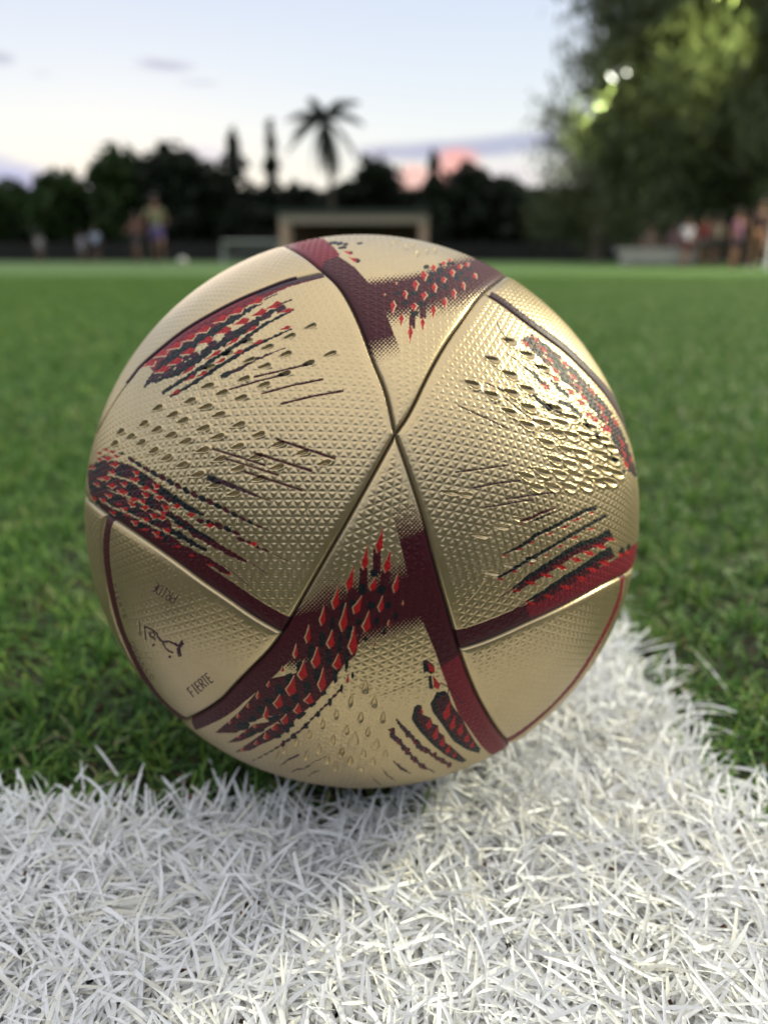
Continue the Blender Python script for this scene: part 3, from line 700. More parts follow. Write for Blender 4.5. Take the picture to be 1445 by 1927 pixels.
# right panel
zr2 = lambda pts: Z(3.905, 840, 560, pts)
comb = zr2([(615,265),(700,330),(780,380),(900,470),(1020,600),(1110,710),(1200,830),(1290,980),(1345,1120),(1400,1300),(1360,1330),(1290,1240),(1200,1060),(1110,930),(1000,830),(900,730),(800,600),(700,480),(600,390),(525,315)])
A1 = zr2([(620,270),(760,370),(940,530),(1090,700),(1220,860),(1300,1020),(1360,1200),(1390,1330)])
A2 = zr2([(530,315),(650,410),(800,560),(960,700),(1100,850),(1190,980),(1260,1120),(1330,1260)])
def rows_between(A, B, n, step, panel, hw_=5.0, seq=(RED, BLACK, MAROON)):
    A = dense(A, 3); B = dense(B, 3)
    for j in range(n):
        t = (j + .5) / n; m = min(len(A), len(B)); a = A[np.linspace(0, len(A) - 1, m).astype(int)]; b = B[np.linspace(0, len(B) - 1, m).astype(int)]
        q = resample(a * (1 - t) + b * t, step)
        stroke(q, 6.5, MAROON if j % 2 else BLACK, panel, rag=.3)
        for i in range(len(q) - 1):
            c = seq[(i + j * 2) % len(seq)]; d = q[i + 1] - q[i]
            if c == RED: kite(*(q[i] - d * .1), *(q[i] + d * .95), hw_ * RNG.uniform(.8, 1.1), RED, panel, cream=1.3, sh=.6)
            else: blob(*(q[i] + d * .5), np.hypot(*d) * .48, hw_ * .9, c, math.atan2(d[1], d[0]), panel, rag=.2)
AB = [dense(A1, 3), dense(A2, 3)]; AB = [q[np.linspace(0, len(q) - 1, 120).astype(int)] for q in AB]
paint(np.concatenate([AB[0] * .88 + AB[1] * .12, (AB[0] * .34 + AB[1] * .66)[::-1]]) + RNG.normal(0, .7, (240, 2)), BLACK, 'right')
rows_between(A1, A2, 4, 25, 'right', 5.2, seq=(RED, BLACK, MAROON))
for pts, w_ in (([(535,485),(640,565),(740,670)], [1.5, 7, 9]), ([(625,715),(720,790),(835,855)], [5, 10, 8]), ([(760,600),(850,690),(900,740)], [4, 9, 7]), ([(820,765),(900,790),(990,885)], [7, 9, 6]), ([(1000,890),(1080,980),(1180,1110),(1255,1220)], [4, 5, 6, 3]), ([(640,480),(700,540),(780,590)], [2, 7, 3])):
    stroke(zr2(pts), w_, BLACK, 'right', rag=.3)
for x, y in [(905,690),(980,770),(1040,860),(1080,890),(790,590),(1150,960),(720,650)]:
    p = zr2([(x - 40, y - 26), (x + 42, y + 30)]); kite(*p[0], *p[1], 5.5, RED, 'right', cream=1, sh=.6)
for x, y in [(1090,990),(1175,1100),(1240,1195),(1300,1280)]: blob(*zr2((x, y)), 5, 3.5, BLACK, rad(40), 'right')
for pts, w_ in (([(75,790),(250,870),(460,970)], 1.8), ([(270,620),(420,690)], 1.5), ([(420,735),(560,850),(720,960)], 1.5), ([(360,170),(400,260),(470,330)], 1.0), ([(440,415),(520,465)], 1.2), ([(60,1285),(250,1260),(455,1232)], 2.2), ([(190,1400),(370,1365),(540,1345)], 2.6)):
    stroke(zr2(pts), w_, PLUM, 'right', rag=.1)
zr3 = lambda pts: Z(3.705, 820, 900, pts)
for pts, w_ in (([(480,148),(600,128),(710,112),(815,100)], 2.6), ([(330,205),(480,182),(600,160),(680,152)], 2.2), ([(450,826),(525,780)], 1.4), ([(540,916),(625,868)], 1.4)):
    stroke(zr3(pts), w_, PLUM, 'right', rag=.1)
stroke(zr3([(580,310),(660,275),(740,240),(835,205)]), [4, 7, 6, 3], MAROON, 'right', rag=.3); stroke(zr3([(650,308),(760,262),(862,225)]), [3, 4, 3], BLACK, 'right', rag=.3)
stroke(zr3([(462,532),(560,490),(660,430),(690,398),(800,350),(900,295),(1040,225),(1120,205)]), [3, 6, 8, 8, 7, 7, 9, 7], BLACK, 'right', rag=.15)
stroke(zr3([(430,692),(530,640),(640,570),(760,505),(900,420),(1040,340),(1188,258)]), [5, 6, 8, 6, 6, 7, 6], BLACK, 'right', rag=.2)
for pts in ([(455,540),(505,530)],[(560,492),(605,486)],[(640,452),(692,432)],[(750,395),(825,372)],[(850,350),(935,322)],[(925,300),(1025,268)],[(1055,245),(1105,230)],[(415,702),(482,694)],[(515,648),(572,642)],[(635,594),(690,584)],[(745,540),(800,520)],[(830,485),(895,455)],[(920,425),(1005,395)],[(1035,362),(1115,338)],[(575,322),(600,315)]):
    p = zr3(pts); kite(*(p[0] + [0, 1.5]), *(p[1] + [0, 1.5]), 2.8, RED, 'right', sh=.5)
def slab(edge_, w0, panel, inner):
    q = zr3(edge_); stroke(q + np.array([3, 6]), [k * 1.0 for k in inner], MAROON, panel, rag=.12); stroke(q, w0, BLACK, panel, rag=.14)
slab([(525,778),(640,690),(780,600),(900,520),(1000,462),(1130,420),(1215,375)], [4, 8, 9, 9, 9, 10, 12], 'right', [4, 14, 16, 16, 16, 17, 14])
slab([(625,862),(760,785),(900,690),(1020,620),(1140,540),(1225,500)], [4, 8, 9, 10, 11, 16], 'right', [4, 14, 18, 20, 20, 18])
for x, y, h in [(555,785,3),(660,733,5),(770,680,6),(868,622,7),(972,570,7),(1062,524,7.5),(1142,478,7),(1212,428,4)]:
    p = zr3([(x - 56, y - 14), (x + 52, y + 8)]); kite(*p[0], *p[1], h * .8, RED, 'right', sh=.55)
for x, y, h in [(655,872,4),(780,822,5),(900,762,6),(1010,700,6.5),(1085,640,6),(1175,592,7)]:
    p = zr3([(x - 48, y - 14), (x + 46, y + 10)]); kite(*p[0], *p[1], h * .8, RED, 'right', sh=.5)
blob(*zr3((1292, 505)), 5, 7, BLACK, .4, 'right'); blob(*zr3((1340, 478)), 4, 6, BLACK, .4, 'right'); blob(*zr3((1285, 535)), 4, 4, RED, 0, 'right'); blob(*zr3((1335, 515)), 5, 3, RED, 0, 'right')

# bottom panel: red spikes, black lozenges, maroon stems
z4 = lambda pts: Z(5.16, 540, 940, pts)
z5 = lambda pts: Z(4.817, 380, 1200, pts)
for x0, y0, x1, y1, w_ in ((875, 480, 868, 720, 40), (745, 660, 738, 880, 40), (640, 860, 610, 1100, 45), (965, 690, 930, 900, 45)):
    stroke(z4([(x0, y0), (x1, y1)]), w_ * 2 / 5.16, MAROON, 'bottom')
row1 = [(120,860),(190,800),(340,670),(500,490),(620,370),(850,320),(960,200),(1180,0),(1440,-20),(1390,160),(1290,240),(1180,400),(1060,560),(900,690),(840,650),(700,700),(560,720),(430,770),(320,860)]
row2 = [(230,950),(340,880),(480,780),(620,760),(740,680),(860,640),(900,690),(830,760),(780,820),(690,760),(560,830),(430,905),(340,940)]
row3 = [(300,1035),(370,990),(490,910),(570,850),(680,775),(800,790),(740,870),(630,930),(530,970),(440,1020)]
for rw in (row1, row2, row3): paint(z5(rw), MAROON, 'bottom')
for a in [(845,715,40,35),(735,870,40,50),(920,880,42,42),(540,1050,28,55),(635,1010,32,48),(815,1030,42,40),(980,1030,35,35),(440,1220,22,95),(520,1145,22,35),(700,1190,28,35),(870,1180,30,32),(1055,1130,22,35),(340,1360,28,80),(515,1380,22,120),(610,1290,35,75),(235,1460,28,50),(945,1285,15,30),(765,1350,18,20),(840,1445,12,12)]:
    p = z4(a[:2]); blob(p[0], p[1], a[2] / 5.16, a[3] / 5.16, BLACK, 0.08, 'bottom')
for a in [(990,150,30,70,0),(1150,180,28,85,0),(1310,200,20,90,0),(890,265,32,55,0),(1045,340,32,60,0),(1210,345,22,70,0),(790,380,35,60,0),(955,450,38,60,0),(1265,460,14,35,0),(1365,340,12,32,0),(700,480,40,55,0),(855,550,35,45,0),(1105,500,30,18,-.6),(610,575,40,45,0),(1160,585,18,35,0),(760,650,45,38,0),(1005,605,35,18,-.6),(530,655,45,36,0),(1055,690,18,30,0),(900,705,52,18,-.65),(460,730,45,32,0),(650,730,60,26,-.3),(370,800,60,38,-.2),(810,790,35,25,-.3),(945,800,20,26,-.3),(770,830,28,35,0),(690,885,32,26,0),(530,840,35,18,-.3),(835,890,25,26,0),(450,870,50,24,-.4),(740,960,18,30,0)]:
    p = z5(a[:2]); blob(p[0], p[1], a[2] / 4.817, a[3] / 4.817, BLACK, a[4], 'bottom')
for x0, y0, x1, y1, h in [(935,265,880,525,38),(785,425,745,692,36),(1010,480,955,718,38),(655,630,590,895,40),(870,745,820,892,36),(1085,700,1045,912,28),(505,830,460,1072,34),(735,930,655,1117,38),(935,925,905,1097,27),(370,1010,340,1232,26),(580,990,540,1292,36),(800,1080,765,1292,40),(220,1210,200,1397,26),(655,1220,640,1512,44),(445,1260,420,1452,36),(95,1400,80,1542,20),(300,1420,290,1600,32),(510,1490,500,1650,32),(1140,965,1130,1030,8),(995,1160,990,1228,11),(855,1370,850,1420,9)]:
    p = z4([(x0, y0), (x1, y1)]); kite(*p[0], *p[1], h / 5.16, RED, 'bottom', cream=1.7)
for x0, y0, x1, y1, h in [(860,50,850,190,20),(735,250,735,310,15),(1050,80,1030,280,40),(1240,140,1225,292,40),(1105,260,1085,492,36),(930,200,910,390,44),(840,340,800,532,48),(710,510,690,640,44),(615,390,605,450,18),(515,480,510,555,16),(425,590,425,640,15),(335,680,335,730,15),(260,740,260,782,14),(985,500,970,602,44),(880,590,870,692,38),(770,690,745,782,34),(670,770,660,842,28),(590,620,585,742,25),(490,780,490,820,20),(580,850,590,922,22),(400,830,400,862,16),(345,880,340,912,18),(500,930,500,972,20),(380,990,370,1032,20),(1330,320,1315,412,15),(1190,510,1185,552,12)]:
    p = z5([(x0, y0), (x1, y1)]); kite(*p[0], *p[1], h / 4.817, RED, 'bottom', cream=1.2)
dashes([(450,1115),(520,1085),(590,1050),(700,985),(830,895),(940,795),(1050,685),(1160,575),(1265,455)], [2, 4, 6, 7, 6, 5.5, 5, 5], 12, [PLUM, MAROON, PLUM, BLACK], 'bottom', z=z5)
for a in [(1265,460,14,36),(1160,585,17,32),(1055,690,17,30),(940,800,22,26),(830,895,26,24)]:
    p = z5(a[:2]); blob(p[0], p[1], a[2] / 4.817, a[3] / 4.817, BLACK, .2, 'bottom')
stroke(z5([(710,1155),(780,1110),(885,1055)]), [1.5, 4, 3], PLUM, 'bottom', rag=.4)
stroke(z5([(800,1215),(860,1195),(930,1185),(1010,1130),(1130,1070)]), [1.5, 2.5, 2.5, 2, .8], PLUM, 'bottom', rag=.5)
stroke(z5([(965,1255),(1000,1225),(1070,1200)]), [1.5, 2, 1], PLUM, 'bottom', rag=.5)
z6 = lambda pts: Z(4.516, 640, 1220, pts)
paint(z6([(700,105),(740,95),(800,150),(800,205),(770,215),(735,195),(710,215)]), BLACK, 'bottom'); kite(*z6((740, 110)), *z6((795, 205)), 6, RED, 'bottom')
paint(z6([(748,235),(775,230),(790,340),(755,345)]), BLACK, 'bottom'); kite(*z6((785, 225)), *z6((835, 350)), 7, RED, 'bottom')
paint(z6([(820,370),(890,360),(925,400),(945,470),(985,530),(1040,600),(1060,650),(1100,720),(1150,800),(1190,850),(1180,890),(1080,862),(960,785),(860,640),(785,540),(765,470)]), BLACK, 'bottom')
paint(z6([(850,400),(915,395),(940,470),(980,540),(1040,610),(1100,720),(1160,830),(1080,830),(990,760),(900,640),(830,540),(815,460)]), MAROON, 'bottom')
for x0, y0, x1, y1, h in [(935,440,890,610,32),(975,560,945,700,28),(1040,630,1010,740,26),(1095,710,1065,800,22),(1140,780,1110,850,18)]: p = z6([(x0, y0), (x1, y1)]); kite(*p[0], *p[1], h / 4.516, RED, 'bottom')
paint(z6([(630,495),(650,478),(690,480),(700,560),(770,590),(785,640),(830,650),(838,710),(884,740),(892,800),(942,830),(1000,885),(1075,950),(1040,972),(900,912),(780,815),(665,692),(605,600)]), BLACK, 'bottom')
paint(z6([(665,500),(690,500),(700,565),(768,600),(785,650),(830,665),(838,720),(884,750),(892,810),(942,840),(1050,940),(920,890),(800,790),(700,680),(650,590)]), MAROON, 'bottom')
for x0, y0, x1, y1, h in [(770,585,745,690,26),(828,660,800,780,28),(882,745,860,840,24),(935,815,905,895,22),(985,875,960,930,16),(690,500,695,560,12)]: p = z6([(x0, y0), (x1, y1)]); kite(*p[0], *p[1], h / 4.516, RED, 'bottom')
stroke(z6([(478,600),(520,660),(600,750),(700,850),(800,915),(945,1000)]), [4, 8, 10, 9, 8, 4], PLUM, 'bottom', rag=.35)
stroke(z6([(430,680),(450,740),(520,820),(600,910),(690,1000),(800,1052)]), [9, 9, 9, 8, 7, 2], PLUM, 'bottom', rag=.35)
for x, y in [(445,695),(500,790),(575,865),(635,945),(700,1000),(640,790),(720,860),(800,905),(865,950),(925,990)]:
    p = z6((x, y)); blob(p[0], p[1], 4, 5.5, WINE, .4, 'bottom'); blob(p[0] + 2, p[1] - 1, 2, 4, BLACK, .4, 'bottom')
stroke(z6([(450,955),(520,1020),(600,1060)]), [2, 5, 2], PLUM, 'bottom', rag=.4)
stroke(z6([(350,1010),(400,1075),(475,1130)]), [1, 2.5, 1], PLUM, 'bottom', rag=.5); stroke(z6([(265,1078),(300,1125),(345,1160)]), [1, 2, 1], PLUM, 'bottom', rag=.5)
stroke(z6([(850,290),(920,330),(1045,475)]), 1.2, PLUM, 'bottom'); stroke(z6([(920,330),(905,470),(850,590)]), 1.0, PLUM, 'bottom')
# top panel spikes (3.44x)
z1 = lambda pts: Z(3.44, 540, 440, pts)
for x0, y0, x1, y1, h in [(810,525,808,615,20),(880,465,878,550,20)]: stroke(z1([(x0, y0), (x1, y1)]), h * 2 / 3.44, MAROON, 'top')
for a in [(720,385,25,12),(820,385,28,14),(765,445,25,14),(875,455,25,17),(825,518,25,16),(915,300,25,18),(930,400,18,18),(960,385,12,26),(990,240,20,25),(1020,340,18,28),(1060,190,25,12),(1100,280,20,22),(940,260,18,16),(900,215,18,15),(980,300,16,18),(1040,270,16,16),(1130,250,20,12),(1180,230,18,10),(1160,290,14,14),(1000,200,18,10),(410,125,15,12),(455,175,20,14),(360,90,30,10),(300,60,30,12),(340,65,22,12),(380,70,18,10),(470,62,22,8)]:
    p = z1(a[:2]); blob(p[0], p[1], a[2] / 3.44, a[3] / 3.44, BLACK, -.1, 'top')
for x0, y0, x1, y1, h in [(800,592,795,712,21),(742,515,736,606,20),(877,540,877,636,18),(950,460,942,556,21),(818,448,822,502,26),(1018,410,1020,492,20),(686,430,682,522,19),(758,365,766,428,18),(888,375,880,432,26),(1073,355,1082,432,16),(828,300,832,374,23),(948,320,956,388,19),(1133,310,1146,372,13),(883,240,890,312,26),(1008,280,1015,322,19),(1063,230,1070,284,21),(943,198,955,248,23),(1010,175,1018,212,20),(1112,200,1120,228,22),(1160,188,1168,216,18),(1205,258,1225,296,15),(1050,160,1056,184,16),(700,310,704,335,7),(628,385,630,405,6)]:
    p = z1([(x1, y1), (x0, y0)]); kite(*p[0], *p[1], h / 3.44 * .85, RED, 'top', cream=1.8, sh=.6)
kite(*z1((360, 110)), *z1((420, 132)), 3, RED, 'top'); kite(*z1((395, 150)), *z1((455, 180)), 3.5, RED, 'top')

# ---- lettering
GL = {'P': [[(0,0),(0,1),(.6,1),(.75,.85),(.75,.62),(.6,.48),(0,.48)]], 'R': [[(0,0),(0,1),(.6,1),(.75,.85),(.75,.62),(.6,.48),(0,.48)],[(.35,.48),(.8,0)]],
      'I': [[(.1,0),(.6,0)],[(.35,0),(.35,1)],[(.1,1),(.6,1)]], 'D': [[(0,0),(0,1),(.5,1),(.8,.75),(.8,.25),(.5,0),(0,0)]],
      'E': [[(.7,0),(0,0),(0,1),(.7,1)],[(0,.52),(.6,.52)]], 'F': [[(0,0),(0,1),(.7,1)],[(0,.52),(.6,.52)]], 'T': [[(.35,0),(.35,1)],[(-.05,1),(.75,1)]],
      'O': [[(.25,0),(.6,0),(.8,.3),(.8,.7),(.6,1),(.25,1),(0,.7),(0,.3),(.25,0)]], 'G': [[(.8,.8),(.6,1),(.25,1),(0,.7),(0,.3),(.25,0),(.6,0),(.8,.2),(.8,.5),(.45,.5)]],
      'U': [[(0,1),(0,.2),(.25,0),(.55,0),(.8,.2),(.8,1)]], 'L': [[(0,1),(0,0),(.7,0)]]}
def word(txt, x, y, dx, dy, hgt, adv, th, c=PLUM, panel='lowleft', curve=None):
    d = np.array([dx, dy], float); d /= np.hypot(*d); up = np.array([d[1], -d[0]]); o = np.array([x, y], float)
    for k, ch in enumerate(txt):
        if curve is not None: a = curve * k; dd = np.array([d[0] * math.cos(a) - d[1] * math.sin(a), d[0] * math.sin(a) + d[1] * math.cos(a)]); uu = np.array([dd[1], -dd[0]])
        else: dd, uu = d, up
        for st in GL[ch]:
            pts = np.array([o + dd * u * adv * .95 + uu * v * hgt for u, v in st])
            for a_2, b_2 in zip(pts[:-1], pts[1:]): stroke([a_2, b_2 + (b_2 - a_2) * .02], th, c, panel)
        o = o + dd * adv
q5 = lambda x, y: tuple(Z(5.352, 150, 1060, (x, y)))
word('PRIDE', *q5(992, 322), -.83, -.50, 18, 10.4, 2.5)
word('FIERTE', *q5(1150, 1345), .75, -.60, 19.5, 8.4, 2.4)
word('ORGULLO', *q5(508, 800), .42, .90, 6, 12.0, 1.5, curve=-.035)
word('FIERTE', *q5(340, 215), .22, .97, 5.5, 12.0, 1.4, curve=-.04)
for pts, w_ in (([(603,580),(612,725)], 2.6), ([(655,628),(668,770)], 3.0), ([(655,632),(720,660),(775,700),(790,740)], 3.4), ([(715,700),(740,690),(762,720),(740,745),(715,730),(715,700)], 3.0),
                ([(700,690),(715,735),(770,765)], 3.0), ([(790,740),(835,790),(905,785),(1000,835)], 4.0), ([(835,790),(865,850),(905,885),(948,900)], 3.2), ([(1040,775),(1000,835),(1020,930)], 4.2), ([(960,800),(1010,850),(1050,800)], 3.8), ([(985,850),(1000,935),(1030,925)], 3.2)):
    stroke(Z(5.352, 150, 1060, pts), w_, PLUM, 'lowleft', rag=.06)
blob(*q5(745, 822), 2.2, 2.6, PLUM, 0, 'lowleft', rag=.02); blob(*q5(910, 940), 2.6, 2.6, PLUM, 0, 'lowleft', rag=.02)

# dark seam thread line
COLh = PALETTE[PR]; inkh = (PR != GOLD) & (PR != CREAM)
COLv = COLh.reshape(NG, 2, NG, 2, 3).mean((1, 3)); INK = inkh.reshape(NG, 2, NG, 2).astype(np.float32).mean((1, 3)); del COLh, inkh
sdark = np.exp(-(SD / 0.00034) ** 2)[..., None]
COLv = COLv * (1 - sdark) + np.array([0.012, 0.008, 0.008]) * sdark; INK = np.maximum(INK, sdark[..., 0])
# print is pressed into the skin a little
HGT = HGT - 0.00010 * np.clip(INK, 0, 1) * (1 - sdark[..., 0])
# hairline scratches and creases
def scratch(pts, depth, wdt=1.1):
    q = dense(pts, 4)
    for a, b in zip(q[:-1], q[1:]):
        r = RL.fill([a + [-wdt, -wdt], b + [-wdt, -wdt], b + [wdt, wdt], a + [wdt, wdt]])
        if r is None: continue
        w_, m_ = r; s = HGT[w_]; s[m_] += depth * .001
scratch(zr3([(205,870),(280,790),(335,700)]), .16); scratch(z6([(320,400),(480,345),(620,285),(740,225)]), -.14, 1.6)
scratch(z4([(160,30),(200,160),(240,300)]), -.14, 1.3); scratch(zl3([(1110,1290),(1100,1360),(1120,1445)]), -.14)

def ball_material():
    m = bpy.data.materials.new('printed_gold_skin'); m.use_nodes = True
    t = m.node_tree; b = t.nodes['Principled BSDF']
    ac = t.nodes.new('ShaderNodeAttribute'); ac.attribute_name = 'print_colour'
    ai = t.nodes.new('ShaderNodeAttribute'); ai.attribute_name = 'ink'
    tx = t.nodes.new('ShaderNodeTexCoord'); n = t.nodes.new('ShaderNodeTexNoise'); n.inputs['Scale'].default_value = 38; n.inputs['Detail'].default_value = 8; n.inputs['Roughness'].default_value = .7
    t.links.new(tx.outputs['Object'], n.inputs['Vector'])
    hv = t.nodes.new('ShaderNodeHueSaturation'); mr = t.nodes.new('ShaderNodeMapRange'); mr.inputs[3].default_value = 0.78; mr.inputs[4].default_value = 1.16
    t.links.new(n.outputs['Fac'], mr.inputs[0]); t.links.new(mr.outputs[0], hv.inputs['Value']); t.links.new(ac.outputs['Color'], hv.inputs['Color']); t.links.new(hv.outputs[0], b.inputs['Base Color'])
    me_ = t.nodes.new('ShaderNodeMapRange'); me_.inputs[3].default_value = 0.86; me_.inputs[4].default_value = 0.0; t.links.new(ai.outputs['Fac'], me_.inputs[0]); t.links.new(me_.outputs[0], b.inputs['Metallic'])
    ro = t.nodes.new('ShaderNodeMapRange'); ro.inputs[3].default_value = 0.26; ro.inputs[4].default_value = 0.44; t.links.new(n.outputs['Fac'], ro.inputs[0]); ra = t.nodes.new('ShaderNodeMath'); ra.operation = 'MULTIPLY_ADD'; ra.inputs[1].default_value = .16; t.links.new(ai.outputs['Fac'], ra.inputs[0]); t.links.new(ro.outputs[0], ra.inputs[2]); t.links.new(ra.outputs[0], b.inputs['Roughness'])
    b.inputs['Coat Weight'].default_value = 0.0; b.inputs['Specular IOR Level'].default_value = 0.28; b.inputs['Coat Roughness'].default_value = 0.28
    n2 = t.nodes.new('ShaderNodeTexNoise'); n2.inputs['Scale'].default_value = 900; t.links.new(tx.outputs['Object'], n2.inputs['Vector'])
    bp = t.nodes.new('ShaderNodeBump'); bp.inputs['Strength'].default_value = .18; bp.inputs['Distance'].default_value = .0002
    t.links.new(n2.outputs['Fac'], bp.inputs['Height']); t.links.new(bp.outputs[0], b.inputs['Normal']); t.links.new(bp.outputs[0], b.inputs['Coat Normal'])
    return m
MBALL = ball_material()
ball = empty('football', tuple(BALL))
tag(ball, 'gold football with maroon, red and black print standing on the corner of the white line', 'football')
POS = (NN[..., 0:1] * CR + NN[..., 1:2] * CU + NN[..., 2:3] * CB) * (R + HGT[..., None])
inside = RHO <= RMAX * 0.999
cell_in = inside[:-1, :-1] & inside[1:, :-1] & inside[:-1, 1:] & inside[1:, 1:]
idx = np.arange(NG * NG).reshape(NG, NG)
quads = np.stack([idx[:-1, :-1], idx[:-1, 1:], idx[1:, 1:], idx[1:, :-1]], -1)
cid = PID[:-1, :-1]
PLAB = {'left': 'left panel with red streaks above and a checkered comb of red and black below', 'right': 'right panel with deep dimples and black slashes', 'bottom': 'bottom panel with red spikes in a maroon band',
        'top': 'top panel with red spikes pointing down', 'lowleft': 'plain triangular panel printed with the word PRIDE', 'lowright': 'plain triangular panel above the white line'}
for k, nm in enumerate(names):
    q = quads[cell_in & (cid == k)]
    if not len(q): continue
    u, inv = np.unique(q, return_inverse=True)
    c4 = np.concatenate([COLv.reshape(-1, 3)[u], np.ones((len(u), 1))], 1)
    o = np_mesh('panel', POS.reshape(-1, 3)[u], inv.reshape(-1, 4), MBALL, ball, attrs={'print_colour': ('FLOAT_COLOR', c4), 'ink': ('FLOAT', INK.reshape(-1)[u])})
    if nm in PLAB: o['label'] = PLAB[nm]
# the far side of the ball: coarser panels with the same skin and the same seam groove
def back_panels(n_ph=8):
    for s in range(n_ph):
        th = np.linspace(TMAX - 0.02, PI * 0.80, 26); ph = np.linspace(2 * PI * s / n_ph, 2 * PI * (s + 1) / n_ph, 26)
        T, Pp = np.meshgrid(th, ph, indexing='ij')
        e = np.minimum((Pp - ph[0]) * np.sin(T), (ph[-1] - Pp) * np.sin(T)) * R; hh = -0.0013 * np.exp(-(e / 0.0016) ** 2)
        n3 = np.cos(T)[..., None] * A_ + np.sin(T)[..., None] * (np.cos(Pp)[..., None] * r_v + np.sin(Pp)[..., None] * t_v)
        X = (n3[..., 0:1] * CR + n3[..., 1:2] * CU + n3[..., 2:3] * CB) * (R + hh[..., None])
        ix = np.arange(26 * 26).reshape(26, 26); F = np.stack([ix[:-1, :-1], ix[1:, :-1], ix[1:, 1:], ix[:-1, 1:]], -1).reshape(-1, 4)
        c4 = np.ones((676, 4)); c4[:, :3] = PALETTE[GOLD]; bnd = (e.ravel() < 0.004); c4[bnd, :3] = PALETTE[MAROON]
        np_mesh('panel', X.reshape(-1, 3), F, MBALL, ball, attrs={'print_colour': ('FLOAT_COLOR', c4), 'ink': ('FLOAT', bnd.astype(float))})
    th = np.linspace(PI * 0.80 + .002, PI, 16); ph = np.linspace(0, 2 * PI, 49)
    T, Pp = np.meshgrid(th, ph, indexing='ij')
    n3 = np.cos(T)[..., None] * A_ + np.sin(T)[..., None] * (np.cos(Pp)[..., None] * r_v + np.sin(Pp)[..., None] * t_v)
    X = (n3[..., 0:1] * CR + n3[..., 1:2] * CU + n3[..., 2:3] * CB) * R
    ix = np.arange(16 * 49).reshape(16, 49); F = np.stack([ix[:-1, :-1], ix[1:, :-1], ix[1:, 1:], ix[:-1, 1:]], -1).reshape(-1, 4)
    c4 = np.ones((16 * 49, 4)); c4[:, :3] = PALETTE[GOLD]
    np_mesh('panel', X.reshape(-1, 3), F, MBALL, ball, attrs={'print_colour': ('FLOAT_COLOR', c4), 'ink': ('FLOAT', np.zeros(16 * 49))})
back_panels()
bb_ = MB(); bb_.ball((0, 0, 0), R - 0.0035, 48, 32); bb_.build('bladder', mat('dark_rubber', (0.015, 0.012, 0.012), .7), ball, smooth=True)

# ------------------------------------------------------------------ background: trees
M_BARK = mat('bark', (0.09, 0.07, 0.05), 0.9, var=.4, scale=6, bump=.5)
def leaf_mat(name, c0, c1, transl=.3):
    return blade_mat(name, [(0.0, c0), (0.6, tuple((a + b) / 2 for a, b in zip(c0, c1))), (1.0, c1)], .6, .3, transl)
M_LEAF = leaf_mat('broad_leaves', (0.014, 0.032, 0.006), (0.04, 0.078, 0.014))
M_LEAF2 = leaf_mat('dark_leaves', (0.008, 0.013, 0.006), (0.020, 0.030, 0.012))
M_NEEDLE = leaf_mat('casuarina_needles', (0.078, 0.094, 0.046), (0.148, 0.168, 0.078), .35)
def cards(cen, size, stretch=1.0, droop=False):
    n = len(cen)
    d = RNG.normal(0, 1, (n, 3)); d /= np.linalg.norm(d, axis=1)[:, None]
    if droop: d = d * .75 + np.array([0, 0, -.75]); d /= np.linalg.norm(d, axis=1)[:, None]
    e = np.cross(d, RNG.normal(0, 1, (n, 3))); e /= np.linalg.norm(e, axis=1)[:, None]
    s = size * RNG.uniform(.6, 1.3, (n, 1)); a = d * s * stretch; b = e * s * (0.5 if stretch == 1 else .22)
    V = np.stack([cen - a, cen + b, cen + a, cen - b], 1).reshape(-1, 3)
    F = np.arange(n * 4).reshape(n, 4); return V, F, np.repeat(RNG.random(n), 4)
